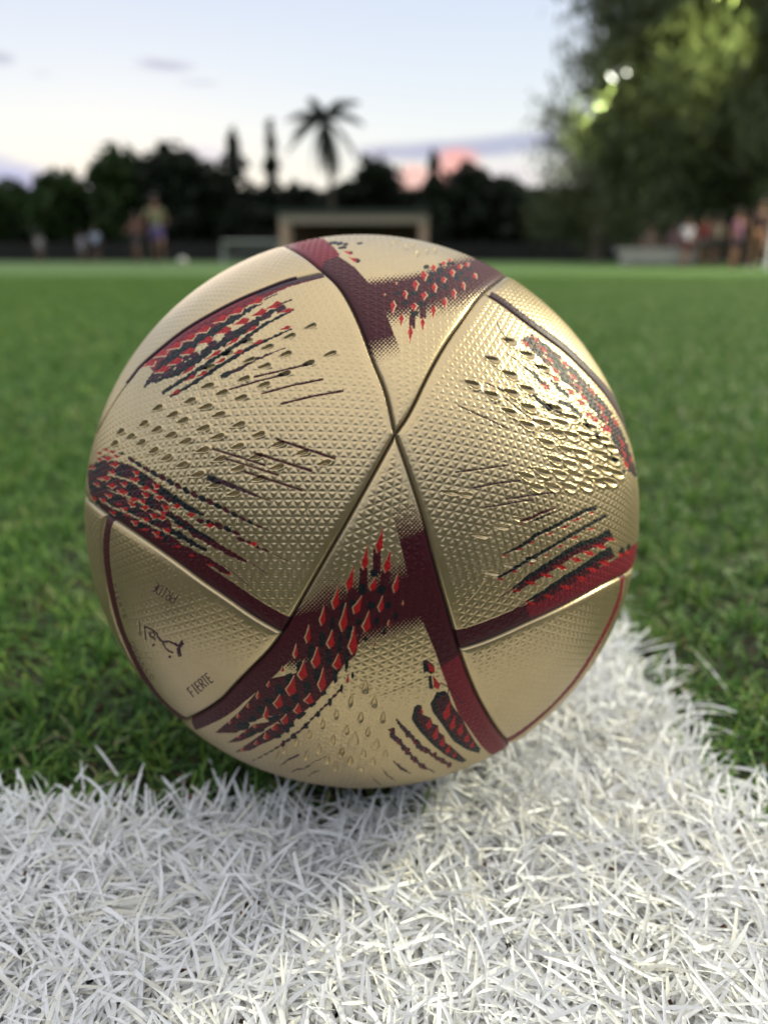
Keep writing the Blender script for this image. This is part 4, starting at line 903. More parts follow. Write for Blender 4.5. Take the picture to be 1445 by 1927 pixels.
def tree(name, x, y, h, w_, kind, label, group, lmat, n=1500, size=.4, base=.1):
    root = empty(name, (x, y, 0)); tag(root, label, 'tree', group)
    t = MB(); pts = [(0, 0, -.05)]; k = 5
    for i in range(1, k + 1): pts.append((RNG.normal(0, .04 * w_), RNG.normal(0, .04 * w_), h * .8 * i / k))
    r0 = max(.12, h * .025); t.tube(pts, [r0 * (1 - .75 * i / k) for i in range(k + 1)], 8)
    lobes = []
    if kind == 'broad':
        m = 13
        for i in range(m):
            a = RNG.uniform(0, 2 * PI); rr = w_ * .62 * math.sqrt(RNG.random()); zz = h * RNG.uniform(base + .25, .80)
            sh = 1 - .30 * max(0, (zz / h - .55)) / .45
            lobes.append((rr * math.cos(a) * sh, rr * math.sin(a) * sh, zz, min(w_ * RNG.uniform(.36, .56), h * .24)))
        lobes.append((0, 0, h * .80, h * .20)); lobes.append((w_ * .4, 0, h * .72, h * .2)); lobes.append((-w_ * .4, 0, h * .70, h * .2)); lobes.append((0, 0, h * .35, min(w_ * .8, h * .35)))
        for L_ in lobes[:6]: t.tube([(0, 0, h * .25), (L_[0] * .5, L_[1] * .5, (h * .25 + L_[2]) / 2 + .3), L_[:3]], [r0 * .5, r0 * .3, r0 * .12], 6)
        per = n // len(lobes); C = []
        for lx, ly, lz, lr in lobes:
            q = RNG.normal(0, 1, (per, 3)); q /= np.linalg.norm(q, axis=1)[:, None]; q *= (RNG.random((per, 1)) ** .4)
            C.append(np.array([lx, ly, lz]) + q * lr * np.array([1, 1, .85]) + RNG.normal(0, .06 * lr, (per, 3)))
        C = np.concatenate(C); V, F, r = cards(C, size)
    else:                                    # conifer: tiers of boughs
        C = []
        m = int(n)
        z = h * (base + (1 - base) * RNG.random(m) ** 1.25); rr = w_ * (1 - (z / h)) ** .8 * (0.75 + .35 * np.sin(z * 4 + RNG.random(m))) * RNG.random(m) ** .45; a = RNG.uniform(0, 2 * PI, m)
        C = np.stack([rr * np.cos(a), rr * np.sin(a), z], 1); V, F, r = cards(C, size, 1.0)
        for i in range(8):
            zz = h * (.2 + .07 * i); a_ = i * 2.4; t.tube([(0, 0, zz), (w_ * .6 * (1 - zz / h) * math.cos(a_), w_ * .6 * (1 - zz / h) * math.sin(a_), zz - .1)], [r0 * .25, r0 * .08], 5)
    t.build('trunk', M_BARK, root, smooth=True)
    V = np.asarray(V); V[:, 2] = np.maximum(V[:, 2], .05)
    np_mesh('crown', V, F, lmat, root, smooth=False, attrs={'rnd': ('FLOAT', r)})
    return root
TL_ = [  # centre px, top px, half width px, distance, kind, label
 (-30, 352, 60, 58, 'broad', 'dark broad tree cut by the left edge of the picture'),
 (18, 345, 42, 62, 'broad', 'low dark tree beside the left edge with a rounded top'),
 (112, 326, 48, 56, 'broad', 'green broad tree above the two children in lilac and blue'),
 (178, 372, 50, 60, 'broad', 'low bushy tree between the left trees and the tall twin'),
 (222, 283, 42, 52, 'broad', 'tall olive green tree left of the bright gap in the treeline'),
 (318, 281, 52, 51, 'broad', 'big round-headed dark tree behind the player in the yellow shirt'),
 (378, 312, 52, 53, 'broad', 'rounded dark tree sloping down to the right of the biggest one'),
 (438, 262, 40, 57, 'conifer', 'pointed conifer at the right end of the big round trees'),
 (508, 245, 17, 60, 'conifer', 'very slender pointed tree left of the palm'),
 (480, 385, 50, 62, 'broad', 'low dark bush between the two pointed conifers'),
 (560, 352, 42, 64, 'broad', 'low round bush just left of the palm trunk'),
 (612, 385, 40, 66, 'broad', 'low bush at the foot of the palm'),
 (655, 362, 38, 63, 'broad', 'small tree right of the palm trunk behind the shelter'),
 (706, 318, 40, 60, 'broad', 'upright dark tree behind the right half of the shelter'),
 (742, 345, 18, 62, 'conifer', 'small pointed tree at the left edge of the pink cloud'),
 (772, 372, 40, 64, 'broad', 'low tree under the pink cloud'),
 (816, 302, 26, 57, 'conifer', 'pointed tree standing between the two pink clouds'),
 (880, 330, 48, 54, 'broad', 'dark tree right of the pink clouds'),
 (945, 350, 48, 56, 'broad', 'dark tree behind the right shoulder of the ball'),
 (1005, 372, 50, 52, 'broad', 'low dark tree where the sky meets the tall casuarinas'),
 (1070, 372, 60, 48, 'broad', 'dark tree in the shade behind the casuarina trunks'),
 (1150, 372, 70, 50, 'broad', 'shaded tree behind the white bench'),
 (1260, 372, 80, 50, 'broad', 'shaded tree behind the seated spectators'),
 (1380, 360, 90, 50, 'broad', 'shaded tree behind the two players at the right edge'),
]
for px, py, hwp, Y, kind, lab in TL_:
    top = at(px, py, Y); e = at(px + hwp, py, Y); w_ = abs(e.x - top.x) * (1.3 if kind == 'broad' else 2.1)
    tree('broadleaf_tree' if kind == 'broad' else 'conifer_tree', top.x, Y, top.z * ((1.18 if px > 600 else 1.10) if kind == 'broad' else 1.07), w_, kind, lab, 'trees behind the far end of the pitch', M_LEAF if px < 260 else M_LEAF2, n=2600 if kind == 'broad' else 1300 if hwp > 20 else 900, size=.42 if kind == 'broad' else .34, base=.02)
# undergrowth closing the gaps near the ground
n = 13000; C = np.stack([RNG.uniform(-46, 46, n), RNG.uniform(66, 69, n), RNG.uniform(0, 1, n) ** 1.1 * 5.4], 1)
V, F, r = cards(C, .7); V[:, 2] = np.maximum(V[:, 2], .05)
tag(np_mesh('undergrowth', V, F, M_LEAF2, smooth=False, attrs={'rnd': ('FLOAT', r)}), 'dark tangled undergrowth behind the trees of the far end', 'undergrowth', kind='stuff')

# palm
def palm():
    Y = 56; c = at(612, 222, Y); root = empty('palm_tree', (c.x, Y, 0)); tag(root, 'tall palm with drooping fronds rising alone above the shelter', 'palm tree')
    t = MB(); h = c.z; pts = [(0.5, 0, -.05), (.42, 0, h * .3), (.22, 0, h * .65), (0, 0, h)]; t.tube(pts, [.24, .17, .14, .16], 10); t.build('trunk', M_BARK, root, smooth=True)
    cs = MB(); cs.tube([(.02, 0, h - .9), (0, 0, h - .2), (0, 0, h + .3)], [.16, .22, .12], 10); cs.build('crownshaft', M_LEAF, root, smooth=True)
    L0 = 3.0
    fr = [(-60, 35, 2.3), (-15, 55, 2.5), (25, 78, 1.7), (10, 28, 2.6), (-170, 30, 2.6), (168, 10, 2.6), (200, -20, 3.4), (-20, -30, 3.3), (100, -10, 3.0), (-95, -45, 3.6), (190, -55, 3.4), (-60, -60, 3.8), (150, 40, 2.2), (60, -50, 3.4), (-120, 62, 2.0)]
    for a, el_, ln in fr:
        a = rad(a); el_ = rad(el_); p = np.array([0, 0, h]); pts = [p.copy()]; k = 9; e = el_
        for i in range(k):
            p = p + np.array([math.cos(a) * math.cos(e), math.sin(a) * math.cos(e), math.sin(e)]) * ln * 1.12 / k; pts.append(p.copy()); e -= rad(9 if el_ > -.3 else 5)
            e = max(e, rad(-88))
        f = MB(); f.tube(pts, [.05 * (1 - .8 * i / k) for i in range(k + 1)], 5)
        side = np.array([-math.sin(a), math.cos(a), 0])
        for i in range(1, 4 * k):
            u = i / (4 * k) * k; j = int(u); q = pts[j] + (pts[min(j + 1, k)] - pts[j]) * (u - j); dr = pts[min(j + 1, k)] - pts[j]; dr = dr / np.linalg.norm(dr)
            ll = .75 * math.sin(PI * min(1, .15 + .85 * u / k)) + .12
            for sg in (1, -1):
                tip = q + side * sg * ll * .6 + dr * ll * .45 + np.array([0, 0, -ll * .55]); b = len(f.v)
                f.v += [tuple(q - dr * .05), tuple(q + dr * .05), tuple((q + tip) / 2 + dr * .06), tuple(tip)]; f.f.append([b, b + 1, b + 2, b + 3])
        f.build('frond', M_LEAF2, root)
palm()

# casuarinas at the right
def casuarina(px, Y, h, w_, label, n=9000, lowz=1.15):
    c = at(px, 480, Y); root = empty('casuarina_tree', (c.x, Y, 0)); tag(root, label, 'tree', 'tall casuarinas along the right touchline')
    t = MB(); r0 = .26; k = 7; pts = [(RNG.normal(0, .08) if i else 0, RNG.normal(0, .08) if i else 0, h * .95 * i / k - .05) for i in range(k + 1)]; t.tube(pts, [r0 * (1 - .85 * i / k) for i in range(k + 1)], 9)
    C = []; nb = 46; per = n // nb
    for i in range(nb):
        z0 = lowz * .9 + (h - lowz) * (i + RNG.random()) / nb; a = RNG.uniform(0, 2 * PI); f = (z0 - lowz) / (h - lowz)
        ln = w_ * (0.55 + .6 * math.sin(PI * min(1, .25 + .75 * f)) ** .6) * RNG.uniform(.6, 1.15)
        end = np.array([math.cos(a) * ln, math.sin(a) * ln, z0 + ln * .25]); st = np.array([0, 0, z0 - .3])
        mid = (st + end) / 2 + [0, 0, .25]; t.tube([tuple(st), tuple(mid), tuple(end)], [.07, .045, .015], 5)
        u = RNG.random(per) ** .7; P_ = st[None] * ((1 - u) ** 2)[:, None] + 2 * mid[None] * (u * (1 - u))[:, None] + end[None] * (u ** 2)[:, None]
        P_ = P_ + RNG.normal(0, .30, (per, 3)) * (0.4 + u[:, None]); P_[:, 2] -= RNG.random(per) * .45; C.append(P_)
    t.build('trunk', M_BARK, root, smooth=True)
    V, F, r = cards(np.concatenate(C), .19, 1.25, droop=True); V[:, 2] = np.maximum(V[:, 2], .05)
    np_mesh('crown', V, F, M_NEEDLE, root, smooth=False, attrs={'rnd': ('FLOAT', r)})
casuarina(1208, 24.0, 11.5, 2.3, 'casuarina nearest the open sky with the two glowing lamps in it', 17000)
casuarina(1290, 22.5, 11.5, 2.3, 'casuarina standing behind the white bench', 15000)
casuarina(1400, 21.0, 12.0, 2.4, 'casuarina at the right edge with lit green foliage at its top', 15000)
casuarina(1520, 22.0, 12.0, 2.5, 'casuarina just past the right edge, only its side branches in view', 9000)
casuarina(1120, 34.0, 8.5, 2.6, 'shorter casuarina further back, left of the others', 9000, 1.0)
casuarina(1330, 33.0, 11.0, 3.2, 'casuarina in the second row behind the spectators', 9000, 1.0)
casuarina(1470, 32.0, 11.0, 3.2, 'casuarina in the second row behind the two players at the edge', 8000, 1.0)

# ------------------------------------------------------------------ boundary wall
M_WALL = mat('wall_panel', (0.012, 0.012, 0.010), .9, var=.3, scale=3, bump=.3)
root = empty('boundary_wall', (0, 45, 0)); tag(root, 'low dark wall of panels and posts closing the far end of the pitch', 'wall')
pb = MB(); pb.box(-1.2, 1.2, -.06, .06, 0, 1.0); p0 = pb.build('wall_panel', M_WALL, root); p0.location = (-30, 0, 0)
qb = MB(); qb.box(-.12, .12, -.12, .12, 0, 1.12); q0 = qb.build('post', M_WALL, root); q0.location = (-31.32, 0, 0)
for i in range(1, 24):
    for s_, x in ((p0, -30 + i * 2.64), (q0, -31.32 + i * 2.64)):
        c = s_.copy(); COL.objects.link(c); c.parent = root; c.location = (x, 0, 0)

# ------------------------------------------------------------------ shelter at the far end
def shelter():
    Y = 35.0; a = at(525, 395, Y); b = at(806, 395, Y); cx_ = (a.x + b.x) / 2; hw_ = (b.x - a.x) / 2; H_ = a.z
    root = empty('shelter', (cx_, Y, 0)); tag(root, 'open timber shelter with tan posts and a green-grey roof directly behind the ball', 'shelter')
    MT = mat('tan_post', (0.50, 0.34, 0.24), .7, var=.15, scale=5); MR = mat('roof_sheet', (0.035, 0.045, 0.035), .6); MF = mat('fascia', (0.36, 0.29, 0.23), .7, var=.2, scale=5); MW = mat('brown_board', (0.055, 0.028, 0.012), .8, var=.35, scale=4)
    for x in (-hw_ + .2, hw_ - .2):
        m = MB(); m.box(x - .19, x + .19, -.15, .15, 0, H_ - .55); m.build('post', MT, root)
    for x in (-hw_ + .2, hw_ - .2):
        m = MB(); m.box(x - .12, x + .12, 1.7, 1.95, 0, H_ - .5); m.build('post', MT, root)
    m = MB(); m.box(-hw_, hw_, -.2, .0, H_ - .55, H_ - .17); m.build('fascia', MF, root)
    m = MB(); m.v = [(-hw_ - .1, -.3, H_ - .17), (hw_ + .1, -.3, H_ - .17), (hw_ + .1, 2.1, H_ - .1), (-hw_ - .1, 2.1, H_ - .1), (-hw_ - .1, -.3, H_), (hw_ + .1, -.3, H_), (hw_ + .1, 2.1, H_ + .12), (-hw_ - .1, 2.1, H_ + .12)]
    m.f = [[0, 3, 2, 1], [4, 5, 6, 7], [0, 1, 5, 4], [1, 2, 6, 5], [2, 3, 7, 6], [3, 0, 4, 7]]; m.build('roof', MR, root)
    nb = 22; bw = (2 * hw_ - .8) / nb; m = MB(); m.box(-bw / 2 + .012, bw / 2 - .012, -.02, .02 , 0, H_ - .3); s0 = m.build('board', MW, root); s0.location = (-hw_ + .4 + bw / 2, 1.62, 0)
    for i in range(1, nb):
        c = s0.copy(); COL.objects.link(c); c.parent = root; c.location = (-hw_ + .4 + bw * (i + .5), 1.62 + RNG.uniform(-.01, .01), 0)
    m = MB(); m.box(-hw_ + .6, hw_ - .6, 1.0, 1.4, .42, .48); m.build('seat', MT, root)
    for x in (-hw_ + .8, 0, hw_ - .8): m = MB(); m.box(x - .04, x + .04, 1.05, 1.35, 0, .42); m.build('leg', MT, root)
shelter()
def small_goal(pxl, pxr, pyt, Y, label):
    a = at(pxl, pyt, Y); b = at(pxr, pyt, Y); root = empty('small_goal', ((a.x + b.x) / 2, Y, 0)); tag(root, label, 'goal')
    MG = mat('goal_paint', (.30, .30, .29), .5); hw_ = (b.x - a.x) / 2; z = a.z
    for x in (-hw_, hw_): m = MB(); m.tube([(x, 0, 0), (x, 0, z)], .05, 10); m.build('post', MG, root, True)
    m = MB(); m.tube([(-hw_, 0, z), (hw_, 0, z)], .05, 10); m.build('crossbar', MG, root, True)
    for x in (-hw_, hw_): m = MB(); m.tube([(x, 0, z), (x, .9, .04), (x, 0.05, .04)], .03, 8); m.build('side_bar', MG, root, True)
    m = MB(); kx = 10
    for i in range(kx + 1): x = -hw_ + 2 * hw_ * i / kx; m.tube([(x, 0, z), (x, .9, .04)], .008, 4)
    for j in range(6): t = (j + .5) / 6; m.tube([(-hw_, .9 * t, z + (.04 - z) * t), (hw_, .9 * t, z + (.04 - z) * t)], .008, 4)
    tag(m.build('net', mat('net_cord', (.3, .3, .3), .8), root), kind='stuff')
small_goal(418, 524, 455, 27, 'small grey goal frame left of the shelter')

# ------------------------------------------------------------------ people
def skinned(name, verts, edges, radii, m, parent, sub=2):
    bm = bmesh.new(); lay = bm.verts.layers.skin.verify(); vs = [bm.verts.new(v) for v in verts]
    for i, (v, r) in enumerate(zip(vs, radii)): v[lay].radius = r if isinstance(r, tuple) else (r, r); v[lay].use_root = (i == 0)
    for a, b in edges: bm.edges.new((vs[a], vs[b]))
    me = bpy.data.meshes.new(name); bm.to_mesh(me); bm.free(); me.materials.append(m)
    o = bpy.data.objects.new(name, me); COL.objects.link(o); o.parent = parent
    md = o.modifiers.new('skin', 'SKIN'); md.use_smooth_shade = True
    sb = o.modifiers.new('subsurf', 'SUBSURF'); sb.levels = sub; sb.render_levels = sub
    return o
def person(loc, rz, h, pose, skin, shirt, shorts, hair, label, shoes=(.05, .05, .05), group=None):
    s = h / 1.75; root = empty('person', loc, rz); tag(root, label, 'person', group)
    # joints facing +Y, x to the side, z up, scaled for a 1.75 m body
    J = dict(pel=(0, 0, .95), wst=(0, 0, 1.08), chs=(0, .01, 1.30), nek=(0, .01, 1.48), hd1=(0, .03, 1.58), hd2=(0, .02, 1.70),
             shl=(-.18, 0, 1.42), shr=(.18, 0, 1.42), ell=(-.25, -.03, 1.15), elr=(.25, -.03, 1.15), wrl=(-.26, .06, .92), wrr=(.26, .06, .92), hal=(-.26, .09, .82), har=(.26, .09, .82),
             hpl=(-.09, 0, .92), hpr=(.09, 0, .92), knl=(-.10, .02, .50), knr=(.10, .02, .50), anl=(-.10, -.02, .09), anr=(.10, -.02, .09), tol=(-.11, .14, .035), tor=(.11, .14, .035))
    J.update(pose)
    K = list(J); P_ = [tuple(c * s for c in J[k]) for k in K]; ix = {k: i for i, k in enumerate(K)}
    E = [('pel', 'wst'), ('wst', 'chs'), ('chs', 'nek'), ('nek', 'hd1'), ('hd1', 'hd2'), ('chs', 'shl'), ('chs', 'shr'), ('shl', 'ell'), ('ell', 'wrl'), ('wrl', 'hal'), ('shr', 'elr'), ('elr', 'wrr'), ('wrr', 'har'), ('pel', 'hpl'), ('pel', 'hpr'), ('hpl', 'knl'), ('knl', 'anl'), ('anl', 'tol'), ('hpr', 'knr'), ('knr', 'anr'), ('anr', 'tor')]
    rr = dict(pel=(.13, .10), wst=(.12, .09), chs=(.14, .10), nek=.055, hd1=.085, hd2=.085, shl=.06, shr=.06, ell=.042, elr=.042, wrl=.03, wrr=.03, hal=.035, har=.035, hpl=.085, hpr=.085, knl=.06, knr=.06, anl=.04, anr=.04, tol=.035, tor=.035)
    fx = lambda r, g=1.0: tuple(c * s * g for c in r) if isinstance(r, tuple) else r * s * g
    skinned('body', P_, [(ix[a], ix[b]) for a, b in E], [fx(rr[k]) for k in K], skin, root)
    def sub(nm, ks, es, g, m, extra=None):
        d = dict(J); d.update(extra or {}); kk = ks; ii = {k: i for i, k in enumerate(kk)}
        r2 = dict(rr); r2.update({'sll': .06, 'slr': .06, 'thl': .085, 'thr': .085})
        return skinned(nm, [tuple(c * s for c in d[k]) for k in kk], [(ii[a], ii[b]) for a, b in es], [fx(r2[k], g) for k in kk], m, root)
    lerp = lambda a, b, t: tuple(p + (q - p) * t for p, q in zip(J[a], J[b]))
    sub('shirt', ['wst', 'chs', 'shl', 'shr', 'sll', 'slr', 'pel'], [('pel', 'wst'), ('wst', 'chs'), ('chs', 'shl'), ('chs', 'shr'), ('shl', 'sll'), ('shr', 'slr')], 1.16, shirt, {'sll': lerp('shl', 'ell', .7), 'slr': lerp('shr', 'elr', .7)})
    sub('shorts', ['pel', 'hpl', 'hpr', 'thl', 'thr'], [('pel', 'hpl'), ('pel', 'hpr'), ('hpl', 'thl'), ('hpr', 'thr')], 1.26, shorts, {'thl': lerp('hpl', 'knl', .75), 'thr': lerp('hpr', 'knr', .75)})
    m = MB(); hx, hy, hz = J['hd2']; m.ball((hx * s, (hy - .02) * s, (hz + .01) * s), .105 * s, 14, 10, (.95, 1.0, 1.0)); 
    hd = m.build('hair', hair, root, True)
    hx, hy, hz = J['hd1']; m = MB(); m.ball((hx * s, (hy + .10) * s, (hz + .03) * s), .016 * s, 8, 6, (1, 1.3, 1.5)); m.build('nose', skin, root, True)
    for sx_ in (-1, 1):
        m = MB(); m.ball(((hx + sx_ * .033) * s, (hy + .082) * s, (hz + .055) * s), .012 * s, 8, 6); m.build('eye', hair, root, True)
    for k in (('anl', 'tol'), ('anr', 'tor')):
        a, b = J[k[0]], J[k[1]]; m = MB(); m.tube([(a[0] * s, (a[1] - .04) * s, (a[2] - .035) * s), (b[0] * s, b[1] * s, b[2] * s)], [.05 * s, .045 * s], 8); m.build('shoe', mat('shoe', shoes, .6), root, True)
    return root
SK = mat('skin', (.32, .16, .10), .6); SK2 = mat('skin_dark', (.20, .10, .07), .6); HR = mat('hair', (.012, .009, .008), .6)
def cloth(n, c): return mat(n, c, .85, var=.12, scale=12)
def ground_pt(px, Y): p = at(px, 490, Y); return (p.x, Y, 0.012)
RUN = dict(knl=(-.10, .26, .56), anl=(-.10, .05, .22), tol=(-.11, .17, .15), knr=(.10, .05, .50), anr=(.10, -.10, .10), tor=(.11, .06, .04), ell=(-.30, -.18, 1.18), wrl=(-.24, .02, 1.05), hal=(-.22, .10, 1.08), elr=(.33, .02, 1.18), wrr=(.36, .20, 1.10), har=(.35, .28, 1.13))
STAND = {}
SIT = dict(pel=(0, 0, .50), wst=(0, -.01, .63), chs=(0, .03, .85), nek=(0, .05, 1.03), hd1=(0, .08, 1.13), hd2=(0, .07, 1.25), shl=(-.18, .03, .97), shr=(.18, .03, .97), ell=(-.24, .10, .72), elr=(.24, .10, .72), wrl=(-.14, .30, .62), wrr=(.14, .30, .62), hal=(-.10, .38, .60), har=(.10, .38, .60),
           hpl=(-.09, .05, .48), hpr=(.09, .05, .48), knl=(-.12, .42, .50), knr=(.12, .42, .50), anl=(-.12, .40, .10), anr=(.12, .40, .10), tol=(-.12, .54, .04), tor=(.12, .54, .04))
RES = rad(180)
person(ground_pt(300, 20), rad(200), 1.64, RUN, SK2, cloth('yellow_shirt', (.16, .16, .09)), cloth('purple_shorts', (.08, .055, .16)), HR, 'running player in a yellow shirt and purple shorts left of the shelter')
person(ground_pt(262, 24), rad(170), 1.45, RUN, SK2, cloth('rust_shirt', (.16, .07, .06)), cloth('dark_shorts', (.03, .03, .035)), HR, 'player in a rust brown shirt just behind the one in yellow')
person(ground_pt(79, 31), rad(190), 1.12, STAND, SK2, cloth('grey_shirt', (.34, .33, .34)), cloth('grey_shorts', (.20, .18, .18)), HR, 'small child in a grey shirt, furthest left on the pitch')
person(ground_pt(158, 30), rad(150), 1.10, STAND, SK2, cloth('lilac_shirt', (.38, .36, .45)), cloth('pale_shorts', (.25, .23, .25)), HR, 'small child in a lilac shirt beside a taller one in pale blue')
person(ground_pt(184, 32), rad(200), 1.35, STAND, SK2, cloth('pale_blue_shirt', (.42, .47, .60)), cloth('black_shorts', (.03, .03, .04)), HR, 'taller child in a pale blue shirt next to the one in lilac')
# bench and spectators at the right
def bench():
    p = at(1232, 490, 17.5); root = empty('bench', (p.x, 17.5, 0.012)); tag(root, 'long white slab bench under the casuarinas', 'bench')
    MS = mat('white_concrete', (.27, .265, .26), .8, var=.15, scale=6)
    m = MB(); m.box(-.85, .85, -.22, .22, .30, .40); m.build('seat', MS, root)
    for x in (-.62, .62): m = MB(); m.box(x - .1, x + .1, -.18, .18, 0, .30); m.build('leg', MS, root)
    m = MB(); m.box(-.85, .85, -.235, -.205, .08, .29); m.build('apron', MS, root)
bench()
def seat_at(px, Y): p = ground_pt(px, Y); return p
GR = 'children gathered on the right touchline'
person(seat_at(1218, 17.75), RES, 1.20, SIT, SK2, cloth('brown_shirt', (.13, .10, .08)), cloth('dark_shorts', (.03, .03, .03)), HR, 'child in a brown shirt sitting on the left part of the white bench', group=GR)
person(seat_at(1262, 17.75), RES, 1.25, SIT, SK2, cloth('mauve_shirt', (.11, .07, .09)), cloth('dark_shorts', (.03, .03, .03)), HR, 'child in a dusky mauve shirt sitting on the right end of the white bench', group=GR)
person(ground_pt(1287, 16.0), rad(190), .95, STAND, SK, cloth('white_shirt', (.62, .58, .68)), cloth('wine_shorts', (.10, .02, .03)), HR, 'small child in a white shirt and wine red shorts in front of the bench', group=GR)
person(ground_pt(1318, 17.2), rad(175), 1.05, STAND, SK, cloth('red_shirt', (.28, .03, .03)), cloth('grey_shorts', (.16, .14, .14)), HR, 'child in a red shirt behind the small one in white', group=GR)
person(ground_pt(1342, 17.0), rad(200), 1.05, STAND, SK2, cloth('sand_shirt', (.24, .19, .14)), cloth('black_shorts', (.02, .02, .02)), HR, 'child in a sand coloured shirt between red and plum shirts', group=GR)
person(ground_pt(1378, 14.5), rad(215), 1.02, STAND, SK, cloth('plum_shirt', (.22, .08, .16)), cloth('plum_shorts', (.06, .03, .07)), HR, 'child in a plum shirt and dark shorts near the right edge', group=GR)
person(ground_pt(1420, 13.0), rad(170), 1.10, RUN, SK, cloth('maroon_shirt', (.10, .05, .05)), cloth('tan_shorts', (.26, .12, .07)), HR, 'child in a dark maroon shirt and white shoes at the right edge', shoes=(.6, .6, .58), group=GR)
# pole at the right edge
p = at(1444, 480, 14.0); root = empty('pole', (p.x + .02, 14.0, 0)); tag(root, 'thin white pole right on the right edge of the picture', 'pole')
m = MB(); m.tube([(0, 0, 0), (0, 0, 1.95)], .035, 10); m.build('shaft', mat('white_pole', (.5, .5, .5), .5), root, True); m = MB(); m.tube([(0, 0, -.01), (0, 0, .03)], .09, 12); m.build('base_plate', mat('steel', (.3, .3, .3), .5), root, True)

# distant ball
def far_ball(px, Y, label):
    p = at(px, 490, Y); root = empty('football', (p.x, Y, .012 + .11)); tag(root, label, 'football')
    m = MB(); m.ball((0, 0, 0), .11, 24, 16); m.build('shell', mat('white_ball', (.62, .60, .54), .5), root, True)
    g = (1 + 5 ** .5) / 2
    for v in [(0, a, b * g) for a in (-1, 1) for b in (-1, 1)] + [(a, b * g, 0) for a in (-1, 1) for b in (-1, 1)] + [(b * g, 0, a) for a in (-1, 1) for b in (-1, 1)]:
        n_ = Vector(v).normalized(); u = n_.orthogonal().normalized(); w2 = n_.cross(u)
        m = MB(); m.v = [tuple((n_ * .1125 + (u * math.cos(2 * PI * i / 5) + w2 * math.sin(2 * PI * i / 5)) * .033).normalized() * .1115) for i in range(5)] + [tuple(n_ * .112)]
        m.f = [[i, (i + 1) % 5, 5] for i in range(5)]; m.build('patch', M_PATCH, root)
M_PATCH = mat('ball_patch', (.05, .05, .05), .5)
far_ball(344, 19.5, 'pale football lying on the pitch right of the running player')

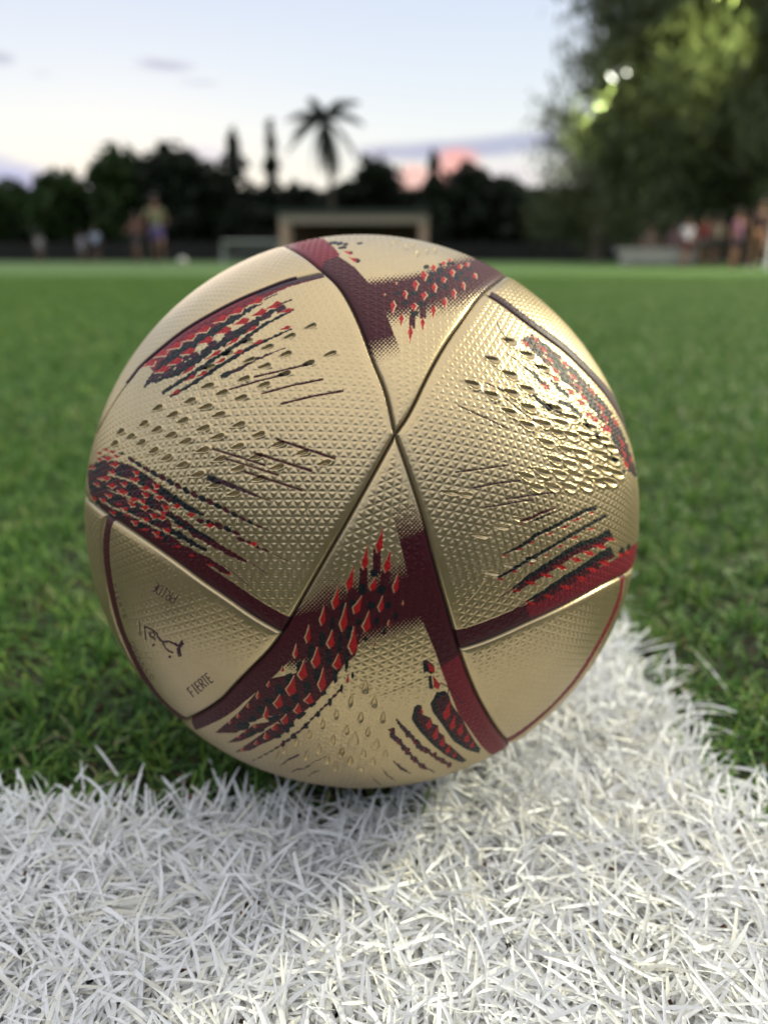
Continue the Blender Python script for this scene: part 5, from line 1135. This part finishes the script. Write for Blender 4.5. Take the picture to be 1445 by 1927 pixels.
# ------------------------------------------------------------------ floodlights
M_LAMP = mat('lamp_glass', (.9, .9, .85), .3, emis=((1.0, 1.0, .86), 9.0)); M_STEEL = mat('galvanised_steel', (.25, .25, .26), .45, .6)
def floodlight(x, y, z, aim, heads, label, watts, colour, spot=None, blend=.6, headw=.34, size=.25, hr=.13, trunk=None, side=None):
    """on its own mast, or on a bracket clamped to the trunk at `trunk`"""
    root = empty('floodlight', (x, y, 0 if trunk is None else z)); tag(root, label, 'floodlight')
    zz = z if trunk is None else 0.0
    d = (Vector(aim) - Vector((x, y, z))).normalized(); sd_ = d.cross(Vector((0, 0, 1))).normalized() if side is None else Vector(side).normalized()
    m = MB()
    if trunk is None: m.tube([(0, 0, -.02), (0, 0, z * .5), (0, 0, z)], [.11, .09, .06], 10); m.build('pole', M_STEEL, root, True)
    else: m.tube([(trunk[0] - x, trunk[1] - y, -.25), ((trunk[0] - x) * .5, (trunk[1] - y) * .5, -.02), (0, 0, 0)], .03, 8); m.build('bracket', M_STEEL, root, True)
    m = MB(); m.tube([tuple(Vector((0, 0, zz)) - sd_ * headw), tuple(Vector((0, 0, zz)) + sd_ * headw)], .03, 8); m.build('crossarm', M_STEEL, root, True)
    rot = d.to_track_quat('-Z', 'Y').to_euler()
    for k in range(heads):
        o = Vector((0, 0, zz + .07 * (k % 2))) + sd_ * headw * ((2 * k / max(1, heads - 1)) - 1) + d * .14
        m = MB(); m.tube([(0, 0, .14), (0, 0, .05), (0, 0, -.04)], [.05, hr * .8, hr + .02], 14); hd = m.build('lamp_head', M_STEEL, root, True); hd.location = o; hd.rotation_euler = rot
        m = MB(); m.ball((0, 0, -.05), hr, 16, 8, (1, 1, .25)); m.build('lens', M_LAMP, hd, True)
    ld = bpy.data.lights.new('floodlight_beam', 'SPOT'); ld.energy = watts; ld.color = colour; ld.shadow_soft_size = size
    ld.spot_size = spot or rad(110); ld.spot_blend = blend
    lo = bpy.data.objects.new('floodlight_beam', ld); COL.objects.link(lo); lo.parent = root; lo.location = Vector((0, 0, zz)) + d * .4; lo.rotation_euler = rot
    return root
azk, elk, dk = rad(63), rad(29), 24.0
floodlight(BALL[0] + math.sin(azk) * math.cos(elk) * dk, BALL[1] + math.cos(azk) * math.cos(elk) * dk, BALL[2] + math.sin(elk) * dk, tuple(BALL), 4, 'tall floodlight mast out of view to the right that lights the near corner', 23000, (1.0, .96, .66), headw=.7, size=2.0)
lp = at(1174, 130, 21.6); tk = at(1208, 480, 24.0)
floodlight(lp.x, 21.6, lp.z, (lp.x - 2.2, 22.6, lp.z - 2.6), 2, 'floodlight with two lit lamps half hidden in the first casuarina', 1000, (.92, 1.0, .50), spot=rad(80), headw=.18, size=.1, hr=.10, side=(1, .1, .22), trunk=(tk.x, 24.0))
lp = at(1400, -70, 18.8); tk = at(1400, 480, 21.0)
floodlight(lp.x, 18.8, lp.z, (lp.x + .1, 20.8, lp.z - 1.3), 2, 'floodlight just above the top right corner shining into the edge casuarina', 700, (.92, 1.0, .45), spot=rad(85), headw=.3, size=.1, trunk=(tk.x, 21.0))

# unseen tree belt behind the camera, added to darken what the ball reflects
n = 16000; th_ = RNG.uniform(rad(-75), rad(75), n); rr_ = RNG.uniform(20, 25, n); hh_ = 9.0 + 1.6 * np.sin(th_ * 9) + 1.0 * np.sin(th_ * 23 + 1)
C = np.stack([np.sin(th_) * rr_, -np.cos(th_) * rr_, RNG.random(n) ** .8 * hh_], 1); V, F, r = cards(C, .75); V[:, 2] = np.maximum(V[:, 2], .05)
tag(np_mesh('added_tree_belt', V, F, M_LEAF, smooth=False, attrs={'rnd': ('FLOAT', r)}), 'unseen belt of dark trees added behind the camera to darken the ball reflections', 'trees', kind='stuff')
